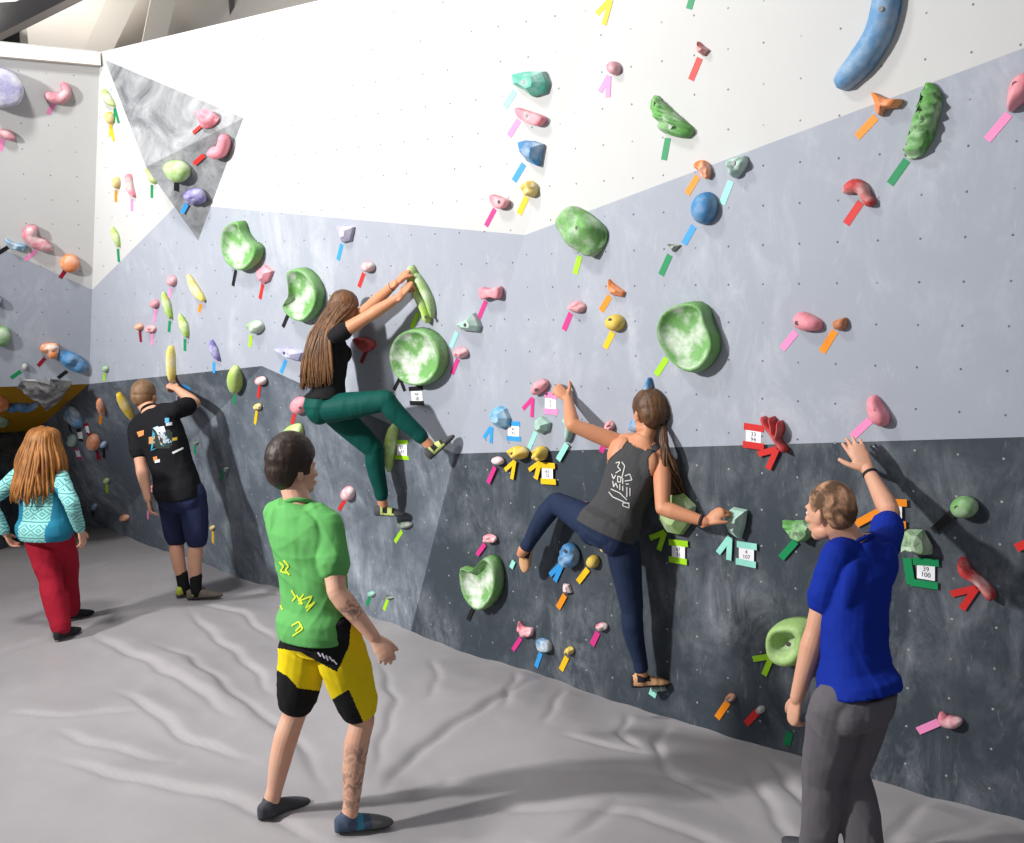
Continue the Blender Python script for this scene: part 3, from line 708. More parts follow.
H('purple scribbled hold near the tip of the pyramid', 'purple', 'lump', [(184, 193), (191, 189), (202, 191), (205, 201), (196, 205), (185, 202)], .06, ('blue', [(187, 204, 182, 213)]), chalk=.3)
H('large pink twisted hold on the left wall', 'rose', 'tube', [(36, 227), (29, 235), (34, 242), (43, 246), (52, 250)], .09, ('pink', [(36, 251, 25, 260)]), widths=[5, 6, 6, 6, 3.5], chalk=.6)
H('blue small wedge on the paint edge at the far left', 'sky blue', 'lump', [(5, 239), (14, 243), (26, 246), (22, 251), (10, 248)], .05, ('black', [(8, 247, -3, 254)]), chalk=.5)
H('orange domed hold on the paint edge of the left wall', 'orange', 'dome', ell(70, 264, 20, 18), .08, ('dark red', [(65, 271, 60, 278)]), chalk=.3)
H('green ball hold cut by the left picture edge', 'dish green', 'dome', ell(2, 337, 18, 20, 20), .08, chalk=.4)
H('navy knob at the left picture edge', 'navy', 'dome', ell(-1, 302, 7, 11), .06)
H('orange and white wedge beside the blue shell hold', 'orange', 'lump', [(40, 349), (46, 344), (58, 345), (59, 352), (55, 359), (45, 355)], .08, ('dark red', [(45, 358, 38, 366)]), chalk=.9)
H('blue scalloped shell hold beside the corner', 'blue', 'lump', [(57, 354), (68, 352), (80, 357), (88, 366), (84, 372), (74, 372), (62, 365)], .08, ('black', [(67, 371, 58, 378)]), chalk=.2)
H('small grey knob with a dark green strip, left wall', 'grey', 'dome', ell(25, 367, 7, 7), .05, ('green', [(21, 371, 11, 378)]))
H('orange star shaped hold on the yellow undercut', 'orange', 'lump', [(-6, 402), (0, 399), (5, 401), (9, 406), (2, 410), (-5, 410)], .07)
H('blue three-lobed hold on the yellow undercut', 'blue', 'tube', [(8, 411), (18, 407), (26, 409), (38, 405)], .07, widths=[4, 5.5, 5, 3.5], chalk=.25)
H('pale green hold low on the yellow undercut', 'sage', 'dome', ell(1, 423, 16, 8), .05)
H('grey chalk streaked triangular volume on the yellow undercut', 'grey', 'rock', [(17, 392), (22, 384), (50, 383), (74, 385), (60, 398), (46, 409), (38, 402)], .09, None, 'climbing volume', chalk=1.0, name='climbing_volume')
# --- centre, around the two climbers
H('slim lime plank hold between the legs of the long-haired climber', 'lime', 'tube', [(394, 424), (390, 440), (388, 455), (388, 472)], .07, widths=[5, 6.5, 6, 3.5], chalk=.3)
H('small dark foothold under the lower shoe of the long-haired climber', 'dark green', 'dome', ell(404, 525, 14, 7), .045, ('lime', [(402, 531, 395, 542)]))
H('tiny teal foothold behind the elbow of the man in green', 'teal', 'dome', ell(371, 594, 7, 6), .03, ('green', [(370, 597, 367, 605)]))
H('tiny dark foothold low near the mat with a lime strip', 'dark green', 'gem', [(386, 595), (393, 598), (388, 600)], .03, ('lime', [(388, 599, 384, 610)]))
H('sky blue faceted egg hold with a blue card', 'sky blue', 'gem', [(489, 415), (492, 409), (498, 406), (504, 409), (508, 418), (507, 426), (501, 429), (494, 426)], .08, ('blue', [(491, 427, 484, 438), (492, 427, 491, 443)]))
H('pink arched hold held by the braided climber', 'pink', 'tube', [(533, 394), (538, 387), (546, 383)], .07, ('magenta', [(533, 398, 523, 409), (533, 398, 532, 417)]), widths=[4.5, 6.5, 5], bolt_at=(536, 390), chalk=.2)
H('dull teal faceted stone below the pink arch', 'mint', 'gem', [(535, 420), (541, 416), (549, 423), (547, 431), (540, 434), (535, 431)], .07, ('mint', [(536, 432, 529, 448)]), chalk=.1)
H('dull teal curved hold under the left arm of the braided climber', 'mint', 'tube', [(563, 420), (569, 424), (568, 434), (566, 442)], .06, ('mint', [(567, 444, 558, 460)]), widths=[4, 5, 4, 2.5], chalk=.1)
H('left yellow stone of the two on the slate paint edge', 'yellow', 'lump', ell(517, 453, 18, 13, 15), .07, ('yellow', [(515, 461, 505, 470), (515, 461, 512, 479)]), bolt_at=(512, 454), chalk=.2)
H('right yellow stone of the two on the slate paint edge', 'yellow', 'lump', ell(539, 454, 12, 15), .07, ('yellow', [(540, 462, 529, 470), (540, 462, 536, 479)]), chalk=.15)
H('pale pink pebble left of the two yellow stones', 'pale pink', 'dome', ell(497, 461, 11, 8, 15), .045, ('magenta', [(495, 467, 488, 483)]))
H('pink hold half hidden by the shoulder of the braided climber', 'pink', 'lump', ell(609, 426, 8, 10), .05, ('magenta', [(605, 443, 601, 452)]))
H('blue fin hold peeking above the head of the braided climber', 'blue', 'tube', [(648, 378), (647, 392), (646, 404)], .06, widths=[2.5, 5, 6])
H('blue fin hold behind the neck of the braided climber', 'blue', 'dome', [(628, 430), (631, 421), (640, 412), (644, 432)], .05)
H('big pale green slab hold behind the right arm of the braided climber', 'pale green', 'gem', [(657, 505), (668, 494), (680, 494), (693, 507), (690, 522), (680, 536), (667, 533), (658, 520)], .09, ('lime', [(665, 532, 650, 538), (665, 532, 659, 550)]), chalk=.3)
H('mint triangular plate gripped by the braided climber', 'mint', 'gem', [(722, 516), (731, 508), (745, 511), (743, 526), (739, 540), (729, 533)], .075, ('mint', [(730, 537, 718, 553), (730, 537, 729, 560)]))
H('green jagged rock left of the head of the man in blue', 'green', 'rock', [(782, 521), (792, 522), (802, 521), (813, 526), (812, 535), (803, 543), (793, 539), (784, 529)], .08, ('green', [(796, 541, 781, 558)]), chalk=.35)
H('olive green egg hold with a thick black strip', 'dish green', 'dome', ell(963, 508, 27, 22, 5), .08, ('black', [(953, 513, 933, 531)]), bolt_at=(957, 508), chalk=.3)
H('pale green jagged rock above a green bracket of tape', 'sage', 'rock', [(897, 538), (905, 531), (921, 531), (930, 548), (930, 555), (915, 554), (903, 551)], .09, chalk=.4)
H('red wavy snake hold at the right of the slate paint', 'red', 'tube', [(961, 558), (965, 572), (976, 580), (985, 589), (992, 600)], .07, ('red', [(976, 588, 951, 594), (976, 588, 962, 609)]), widths=[4.5, 6, 4.5, 5, 5], chalk=.4)
H('large pale green macro hold behind the arm of the man in blue', 'pale green', 'slot', [(769, 645), (771, 630), (780, 622), (800, 620), (812, 628), (812, 648), (802, 662), (788, 666), (774, 659)], .15, ('lime', [(772, 656, 753, 659), (772, 656, 764, 675)]), bolt_at=(788, 644), chalk=.2)
H('small brown orange foothold low on the slate paint', 'brown orange', 'lump', ell(730, 698, 9, 8), .045, ('orange', [(728, 702, 717, 718)]))
H('tiny grey foothold right of the brown orange one', 'grey', 'dome', ell(760, 710, 8, 8), .04, ('red', [(758, 711, 746, 724)]), chalk=.5)
o = strip('route_tape', (790, 732), (787, 745), TW, tape_mat('green')); tag(o, 'short green tape piece under the lowered hand of the man in blue', 'tape')
H('pink brick foothold behind the leg of the man in blue', 'pink', 'gem', [(863, 735), (873, 735), (875, 746), (864, 746)], .05, chalk=.6)
H('rosy crescent foothold low at the right', 'rose', 'tube', [(940, 713), (944, 721), (952, 723), (961, 721)], .06, ('pink', [(939, 722, 918, 731)]), widths=[3, 6, 6, 3], chalk=.4)
o = strip('route_tape', (1016, 548), (1030, 542), TW, tape_mat('red')); tag(o, 'red tape scrap cut by the right side of the picture', 'tape')
red = H('red branching root shaped hold beside a red card', 'red', 'tube', [(762, 417), (766, 425), (773, 434), (779, 444), (786, 452)], .07, ('red', [(777, 449, 758, 454), (777, 449, 768, 469)]), widths=[3, 3.2, 3.6, 3, 4], chalk=.1)
for bp_, wb in (([(771, 417), (773, 426), (774, 436)], [2.4, 2, 2]), ([(779, 421), (780, 430), (777, 440)], [1.8, 2.2, 2])):
    vs, fs, n, c, sz = tube_verts(bp_, wb, .08); place('branch', vs, fs, hold_mat('red', .1), red, True)
H('green cup shaped dish hold low on the slate paint', 'dish green', 'dish', [(463, 567), (472, 570), (480, 564), (488, 556), (496, 562), (499, 578), (497, 594), (487, 608), (477, 609), (467, 597), (463, 582)], .12, ('black', [(473, 608, 468, 620)]), chalk=.6)
H('small pink foothold above the green cup dish', 'pink', 'lump', ell(489, 539, 13, 9, 10), .045, ('magenta', [(485, 544, 477, 555)]))
o = strip('route_tape', (514, 561), (511, 568), TW, tape_mat('mint')); tag(o, 'mint tape scrap beside the raised shoe of the braided climber', 'tape')
H('blue glossy pebble with a blue V below the thigh', 'blue', 'lump', ell(568, 556, 17, 25, -10), .08, ('blue', [(561, 564, 550, 575), (562, 565, 555, 581)]), bolt_at=(565, 551), chalk=.25)
H('yellow bulb hold right of the blue pebble', 'yellow', 'dome', ell(592, 562, 11, 13), .05, ('yellow', [(588, 569, 578, 582)]), chalk=.15)
H('tiny pinkish white foothold above an orange strip', 'pale pink', 'gem', [(563, 584), (568, 585), (571, 593), (564, 594)], .04, ('orange', [(565, 595, 558, 608)]))
H('pink shell foothold low on the slate paint', 'pink', 'lump', [(517, 622), (522, 627), (531, 629), (531, 636), (521, 637)], .055, ('magenta', [(521, 638, 513, 650)]))
H('chalky blue square foothold', 'steel blue', 'flat', [(538, 639), (548, 641), (550, 651), (540, 650)], .05, ('blue', [(541, 653, 536, 667)]), chalk=.8)
H('tiny yellow foothold nearest the mat', 'yellow', 'lump', ell(569, 651, 8, 8), .04, ('yellow', [(567, 657, 561, 670)]), chalk=.2)
H('tiny striped pink foothold left of the standing leg', 'rose', 'lump', ell(601, 627, 11, 8), .045, ('magenta', [(598, 632, 592, 645)]), chalk=.7)
H('pink slim hold peeking over the hip of the braided climber', 'pink', 'flat', [(573, 503), (585, 502), (586, 508), (573, 509)], .05, chalk=.1)
H('tiny yellow hold peeking under the thigh of the braided climber', 'yellow', 'dome', ell(604, 549, 7, 7), .04, chalk=.2)
H('small foothold under the standing shoe of the braided climber', 'mint', 'gem', [(650, 686), (662, 686), (665, 691), (652, 692)], .05)
o = strip('route_tape', (654, 690), (652, 696), TW * 1.3, tape_mat('mint')); tag(o, 'mint tape scrap below the standing shoe of the braided climber', 'tape')

def text_mesh(body, size, org, r, u, n, mat, parent, name='numbers'):
    c = bpy.data.curves.new(name, 'FONT'); c.body = body; c.size = size; c.extrude = 0.0004; c.align_x = 'CENTER'; c.align_y = 'CENTER'; c.space_line = 0.9
    t = bpy.data.objects.new(name, c); COL.objects.link(t); dg = bpy.context.evaluated_depsgraph_get()
    me = bpy.data.meshes.new_from_object(t.evaluated_get(dg)); bpy.data.objects.remove(t); bpy.data.curves.remove(c)
    me.materials.clear(); me.materials.append(mat)
    M = Matrix((r, u, n)).transposed()
    for v in me.vertices: v.co = M @ v.co
    o = link(name, me, parent); o.location = org - (parent.location if parent is not None else Vector()); return o
def card(desc, color, top, bot, paper, text):
    P, n = cast(*paper[0]); e = empty('route_card', P); tag(e, desc, 'card')
    q = [plane_at(x, y, P, n) for x, y in paper]
    vs = [v + n * z for z in (.0006, .0016) for v in q]
    place('paper', vs, [(3, 2, 1, 0), (4, 5, 6, 7), (0, 1, 5, 4), (1, 2, 6, 5), (2, 3, 7, 6), (3, 0, 4, 7)], M_PAPER, e)
    for s in (top, bot): strip('tape_strip', s[:2], s[2:], TW * .95, tape_mat(color), e, .003)
    if text:
        c = sum(q, Vector()) / 4; r = (q[1] - q[0]).normalized(); u = n.cross(r).normalized()
        hgt = (q[3] - q[0]).length; text_mesh(text, hgt * 0.42, c + n * .0022, r, u, n, M_INK, e)
card('white route card between two black tapes below the saucer dish', 'black', (409, 389, 423, 388), (410, 403, 424, 403), [(411, 391), (422, 391), (423, 402), (412, 402)], '44\n28')
card('white route card between two lime tapes beside the plank hold', 'lime', (395, 442, 408, 442), (395, 457, 409, 458), [(397, 444), (407, 444), (407, 456), (397, 455)], '37\n47')
card('white route card between two blue tapes beside the sky blue egg', 'blue', (507, 423, 520, 424), (507, 438, 521, 439), [(508, 426), (519, 426), (519, 437), (508, 436)], '40\n82')
card('white route card between two pink tapes under the pink arch', 'pink', (545, 394, 557, 397), (544, 411, 558, 412), [(545, 398), (556, 398), (556, 410), (545, 409)], '2\n7')
card('white route card between two yellow tapes beside the yellow stones', 'yellow', (541, 465, 555, 466), (541, 481, 556, 482), [(542, 468), (553, 468), (553, 480), (542, 479)], '43\n52')
card('white route card between two lime tapes under the green slab hold', 'lime', (669, 542, 688, 544), (669, 559, 687, 562), [(672, 545), (685, 546), (685, 559), (672, 558)], '47\n31')
card('white route card between two mint tapes beside the mint plate', 'mint', (737, 544, 757, 547), (736, 561, 756, 565), [(739, 547), (754, 549), (754, 562), (739, 560)], '4\n107')
card('white route card between two red tapes beside the red root hold', 'red', (744, 426, 764, 429), (743, 444, 764, 447), [(746, 429), (761, 431), (761, 445), (746, 443)], '33\n94')
card('white route card between two orange tapes behind the shoulder of the man in blue', 'orange', (886, 502, 907, 503), (886, 523, 906, 525), [(887, 505), (902, 506), (902, 522), (887, 521)], '16\n8')
o = strip('route_tape', (856, 524), (884, 509), TW, tape_mat('orange')); tag(o, 'slanted orange tape strip behind the neck of the man in blue', 'tape')
card('white route card numbered 39 and 100 on green tape under the jagged rock', 'green', (913, 561, 939, 563), (910, 582, 938, 586), [(917, 563), (935, 566), (935, 581), (917, 578)], '39\n100')
o = strip('route_tape', (907, 558), (911, 584), TW * 1.1, tape_mat('green')); tag(o, 'upright green tape strip left of the card numbered 39 and 100', 'tape')
card('tiny white card with black tape ends in the dark left corner', 'black', (77, 431, 81, 430), (79, 440, 83, 440), [(77, 432), (82, 431), (83, 439), (79, 440)], None)
card('tiny white card with red tape ends in the dark left corner', 'dark red', (84, 425, 88, 424), (87, 434, 91, 433), [(85, 426), (88, 425), (90, 433), (87, 434)], None)
card('tiny white card with magenta tape ends in the dark left corner', 'magenta', (73, 448, 78, 450), (78, 458, 82, 458), [(75, 450), (79, 450), (81, 457), (77, 457)], None)
# ------------------------------------------------------------------ people
def ring_tube(bm, pts, radii, seg=14, flat=None, sub=3, caps=True):
    "closed tapering tube along a smooth line; flat = (side vector, ratio across it)"
    P = smooth_line([Vector(p) for p in pts], sub); m = len(radii); R = []
    for i in range(len(P)):
        t = i / max(1, len(P) - 1) * (m - 1); a = min(int(t), m - 1); b_ = min(a + 1, m - 1); R.append(radii[a] + (radii[b_] - radii[a]) * (t - a))
    d0 = (P[1] - P[0]).normalized(); d1 = (P[-1] - P[-2]).normalized()
    if caps:
        P = [P[0] - d0 * R[0] * .92, P[0] - d0 * R[0] * .62] + P + [P[-1] + d1 * R[-1] * .62, P[-1] + d1 * R[-1] * .92]; R = [R[0] * .38, R[0] * .79] + R + [R[-1] * .79, R[-1] * .38]
    up = None; rings = []
    for i, p in enumerate(P):
        t = (P[min(i + 1, len(P) - 1)] - P[max(i - 1, 0)]).normalized()
        if flat: s = (flat[0] - t * flat[0].dot(t)).normalized()
        else:
            if up is None: up = t.orthogonal().normalized()
            s = (up - t * up.dot(t)).normalized(); up = s
        q = t.cross(s); k = flat[1] if flat else 1
        rings.append([bm.verts.new(p + s * math.cos(2 * math.pi * j / seg) * R[i] * k + q * math.sin(2 * math.pi * j / seg) * R[i]) for j in range(seg)])
    for a, b_ in zip(rings[:-1], rings[1:]):
        for j in range(seg): bm.faces.new((a[j], a[(j + 1) % seg], b_[(j + 1) % seg], b_[j]))
    bm.faces.new(rings[0][::-1]); bm.faces.new(rings[-1])
def blob(bm, c, X, Y, Z, seg=16):
    "ellipsoid with half axes X, Y, Z"
    r = bmesh.ops.create_uvsphere(bm, u_segments=seg, v_segments=seg // 2 + 2, radius=1)
    for v in r['verts']: v.co = c + X * v.co.x + Y * v.co.y + Z * v.co.z
def loft(bm, secs, seg=24):
    "secs: list of (center, side half vector, front half vector); superellipse sections"
    rings = []
    for c, s, f in secs:
        ring = []
        for j in range(seg):
            a = 2 * math.pi * j / seg; ca, sa = math.cos(a), math.sin(a); e = 0.85
            ring.append(bm.verts.new(c + s * math.copysign(abs(ca) ** e, ca) + f * math.copysign(abs(sa) ** e, sa)))
        rings.append(ring)
    for a, b_ in zip(rings[:-1], rings[1:]):
        for j in range(seg): bm.faces.new((a[j], a[(j + 1) % seg], b_[(j + 1) % seg], b_[j]))
    bm.faces.new(rings[0][::-1]); bm.faces.new(rings[-1])
def fuse(bm, voxel, smooth=3, fac=0.5):
    "one continuous surface out of the overlapping shapes"
    bmesh.ops.recalc_face_normals(bm, faces=bm.faces)
    me = bpy.data.meshes.new('t'); bm.to_mesh(me); bm.free()
    t = bpy.data.objects.new('t', me); COL.objects.link(t)
    r = t.modifiers.new('r', 'REMESH'); r.mode = 'VOXEL'; r.voxel_size = voxel; r.use_smooth_shade = True
    if smooth:
        s = t.modifiers.new('s', 'SMOOTH'); s.factor = fac; s.iterations = smooth
    dg = bpy.context.evaluated_depsgraph_get(); out = bpy.data.meshes.new_from_object(t.evaluated_get(dg))
    bpy.data.objects.remove(t); bpy.data.meshes.remove(me)
    return out
def co_array(me):
    a = np.empty(len(me.vertices) * 3); me.vertices.foreach_get('co', a); return a.reshape(-1, 3)
def no_array(me):
    a = np.empty(len(me.vertices) * 3); me.vertices.foreach_get('normal', a); return a.reshape(-1, 3)
def finish(me, name, mats, parent, zone=None, wrinkle=None):
    co = co_array(me)
    if wrinkle:
        amp, freq, dirn, seed = wrinkle; no = no_array(me); d = Vector(dirn).normalized()
        u = co @ np.array(d); v = co - np.outer(u, np.array(d)); rr = np.random.RandomState(seed); h = np.zeros(len(co))
        for k in range(5):
            a = rr.normal(size=3); ph = rr.uniform(0, 6.28); wv = v @ a; fq = freq * rr.uniform(.7, 1.5)
            x = np.sin(u * fq * .8 + 3.0 * np.sin(wv * rr.uniform(3, 7) + ph + 1.5 * np.sin(u * 5 + ph)) + ph)
            h += (1 - np.abs(x)) ** 2 * (0.5 + 0.5 * np.sin(wv * rr.uniform(6, 12) + ph * 2))
        co = co + no * (h * amp / 2.2)[:, None]
    for m in (mats if isinstance(mats, (list, tuple)) else [mats]): me.materials.append(m)
    if zone:
        mi = [zone(Vector(p.center)) for p in me.polygons]; me.polygons.foreach_set('material_index', mi)
    me.polygons.foreach_set('use_smooth', [True] * len(me.polygons))
    base = Vector(co.mean(axis=0)); co = co - np.array(base); me.vertices.foreach_set('co', co.ravel()); me.update()
    me.name = name; o = link(name, me, parent); o.location = base - (parent.location if parent is not None else Vector()); return o

def skin_mat(name, rgb, ink=None):
    m, nt, b = new_mat(name, 0.5, 0.35); c = srgb(*rgb)
    n = noise_tex(nt, 9, 4); n2 = noise_tex(nt, 45, 3)
    red = [min(1, c[0] * 1.05), c[1] * 0.82, c[2] * 0.78, 1]
    col = mix(nt, ramp(nt, n, 0.4, 0.75, 0, 0.6), c, red)
    if ink:
        at = N(nt, 'ShaderNodeAttribute', attribute_name='ink'); t = noise_tex(nt, 24, 3, 0.65, 'Object', None, 1.6)
        mu = N(nt, 'ShaderNodeMath', operation='MULTIPLY'); nt.links.new(at.outputs['Fac'], mu.inputs[0]); nt.links.new(ramp(nt, t, 0.47, 0.52, 0, 0.92), mu.inputs[1])
        col = mix(nt, mu.outputs[0], col, srgb(58, 62, 70))
    nt.links.new(col, b.inputs['Base Color'])
    b.inputs['Subsurface Weight'].default_value = 0.06; b.inputs['Subsurface Radius'].default_value = (0.02, 0.008, 0.005)
    bump(nt, b, n2, 0.08, 0.002); return m
def cloth_mat(name, rgb, n=0.1, scale=14, rough=0.85):
    m, nt, b = new_mat(name, rough, 0.12); c = srgb(*rgb)
    col = mix(nt, noise_tex(nt, scale, 5), [x * (1 - n) for x in c[:3]] + [1], [min(1, x * (1 + n)) for x in c[:3]] + [1])
    nt.links.new(col, b.inputs['Base Color']); bump(nt, b, noise_tex(nt, 6.5, 1.5, 0.45, 'Object', (1, 1, 0.5), 1.0), 0.6, 0.03); return m
def hair_mat(name, dark, light, scale=1.0):
    m, nt, b = new_mat(name, 0.5, 0.35)
    n = noise_tex(nt, 60 * scale, 4, 0.6, 'Object', (1, 1, 0.12)); n2 = noise_tex(nt, 7, 3)
    mm = N(nt, 'ShaderNodeMath', operation='MULTIPLY_ADD', use_clamp=True); nt.links.new(n, mm.inputs[0]); mm.inputs[1].default_value = 1.3; nt.links.new(ramp(nt, n2, .3, .7, -.45, .05), mm.inputs[2])
    nt.links.new(mix(nt, mm.outputs[0], srgb(*dark), srgb(*light)), b.inputs['Base Color']); bump(nt, b, n, 0.5, 0.006); return m
M_EYE = plain('eye', (225, 222, 215), 0.2, 0.5, 0.02); M_IRIS = plain('iris', (50, 36, 26), 0.2)

class Fig: pass
def lerp(a, b_, t): return a + (b_ - a) * t
def frame(fwd, up):
    up = up.normalized(); f = (fwd - up * fwd.dot(up)).normalized(); return f.cross(up).normalized(), f, up    # right, forward, up

def build_hand(bm, wrist, dirn, palm_n, thumb_side, s, curl=(0.3, 0.3, 0.35, 0.4), spread=0.1, thumb_out=0.7, thumb_curl=0.3):
    "dirn: wrist to knuckles, palm_n: out of the palm, thumb_side: towards the thumb"
    d = dirn.normalized(); n = (palm_n - d * palm_n.dot(d)).normalized(); t = d.cross(n).normalized()
    if t.dot(thumb_side) < 0: t = -t
    ring_tube(bm, [wrist - d * .02 * s, wrist + d * .02 * s, wrist + d * .055 * s, wrist + d * .085 * s], [.024 * s, .030 * s, .038 * s, .037 * s], 14, (n, .42), 3)
    blob(bm, wrist + d * .035 * s + t * .02 * s + n * .006 * s, d * .032 * s, t * .018 * s, n * .016 * s)
    L = [.070, .078, .073, .058]; R = [.0088, .0090, .0085, .0075]
    for i in range(4):
        off = (0.0285 - i * .019) * s; a = (1.5 - i) * spread
        base = wrist + d * (.082 - abs(i - 1.2) * .004) * s + t * off; fd = (d + t * a).normalized(); pts = [base - fd * .02 * s, base]; c = 0
        cur = base
        for k, fr in enumerate((.46, .30, .24)):
            c += curl[i] * (1.0, 1.3, 0.9)[k]; seg = (fd * math.cos(c) + n * math.sin(c)); cur = cur + seg * L[i] * fr * s; pts.append(cur)
        ring_tube(bm, pts, [R[i] * s * 1.1, R[i] * s * 1.08, R[i] * s, R[i] * s * .95, R[i] * s * .8], 10, None, 3)
    b0 = wrist + d * .022 * s + t * .022 * s
    td = (d * (1 - thumb_out * .5) + t * thumb_out).normalized(); p1 = b0 + td * .035 * s
    td2 = (td + n * thumb_curl + d * .3).normalized(); p2 = p1 + td2 * .030 * s; p3 = p2 + (td2 + d * .3 + n * thumb_curl * .5).normalized() * .024 * s
    ring_tube(bm, [b0, p1, p2, p3], [.014 * s, .0115 * s, .0105 * s, .0085 * s], 10, None, 3)

def shoe(name, ankle, heel_dir_toe, up, s, mats, parent, length=.255, zone=None, voxel=.005, strap=None, slim=1.0):
    "low climbing shoe: pointed toe, cupped heel, opening round the ankle"
    f = heel_dir_toe.normalized(); r, f, u = frame(f, up); sole = ankle - u * .075 * s; heel = sole - f * .058 * s
    secs = []
    prof = [(-.01, .012, .030, .034), (.0, .026, .036, .036), (.03, .034, .044, .042), (.07, .036, .043, .043), (.11, .038, .036, .034), (.15, .044, .030, .029), (.19, .044, .024, .023), (.225, .034, .018, .017), (.247, .018, .012, .014), (.255, .006, .006, .012)]
    for x, wd, hh, cz in prof:
        k = length / .255
        secs.append((heel + f * x * k * s + u * (cz * s), r * wd * s * slim, u * hh * s))
    bm = bmesh.new(); loft(bm, secs, 20)
    ring_tube(bm, [ankle - u * .035 * s - f * .004 * s, ankle - u * .012 * s - f * .008 * s], [.043 * s, .041 * s], 14)
    me = fuse(bm, voxel, 2)
    def z(c):
        if (c - sole).dot(u) < .012 * s: return 1
        if zone: return zone(((c - heel).dot(f) / s, (c - heel).dot(r) / s, (c - sole).dot(u) / s))
        return 0
    return finish(me, name, mats, parent, z)

def build_head(bm, hc, hr, hf, hu, s, fem=False):
    V = lambda x, y, z: hc + (hr * x + hf * y + hu * z) * s
    B = lambda x, y, z, a, b_, c: blob(bm, V(x, y, z), hr * a * s, hf * b_ * s, hu * c * s)
    B(0, -.015, .032, .076, .096, .090); B(0, .022, .0, .067, .070, .085); B(0, .034, -.045, .056, .056, .062)
    B(0, .060, -.088, .028, .030, .024); B(.034, .02, -.07, .026, .045, .03); B(-.034, .02, -.07, .026, .045, .03)
    B(0, .074, .028, .048, .018, .013); B(.036, .064, -.02, .022, .024, .02); B(-.036, .064, -.02, .022, .024, .02)
    ring_tube(bm, [V(0, .080, .012), V(0, .090, -.010), V(0, .098, -.026)], [.009 * s, .010 * s, .012 * s], 10)
    B(.011, .087, -.031, .008, .010, .007); B(-.011, .087, -.031, .008, .010, .007)
    B(0, .089, -.057, .024, .012, .006); B(0, .088, -.067, .020, .012, .007)
    for q in (1, -1):
        blob(bm, V(q * .078, -.008, -.008), (hr * .008 + hf * -q * .003) * s, (hf * .018 + hr * q * .006) * s, (hu * .031 - hf * .004) * s)
        blob(bm, V(q * .084, -.016, .004), hr * .006 * s, hf * .010 * s, hu * .02 * s)
def eyes(parent, hc, hr, hf, hu, s):
    for q in (1, -1):
        bm = bmesh.new(); c = hc + (hr * .031 * q + hf * .0745 + hu * .004) * s
        blob(bm, c, hr * .0115 * s, hf * .0115 * s, hu * .0085 * s, 12); o = bm_place('eye', bm, M_EYE, parent, True)
        bm = bmesh.new(); blob(bm, c + hf * .0095 * s, hr * .0055 * s, hf * .004 * s, hu * .0055 * s, 8); bm_place('iris', bm, M_IRIS, o, True, None) if False else bm.free()

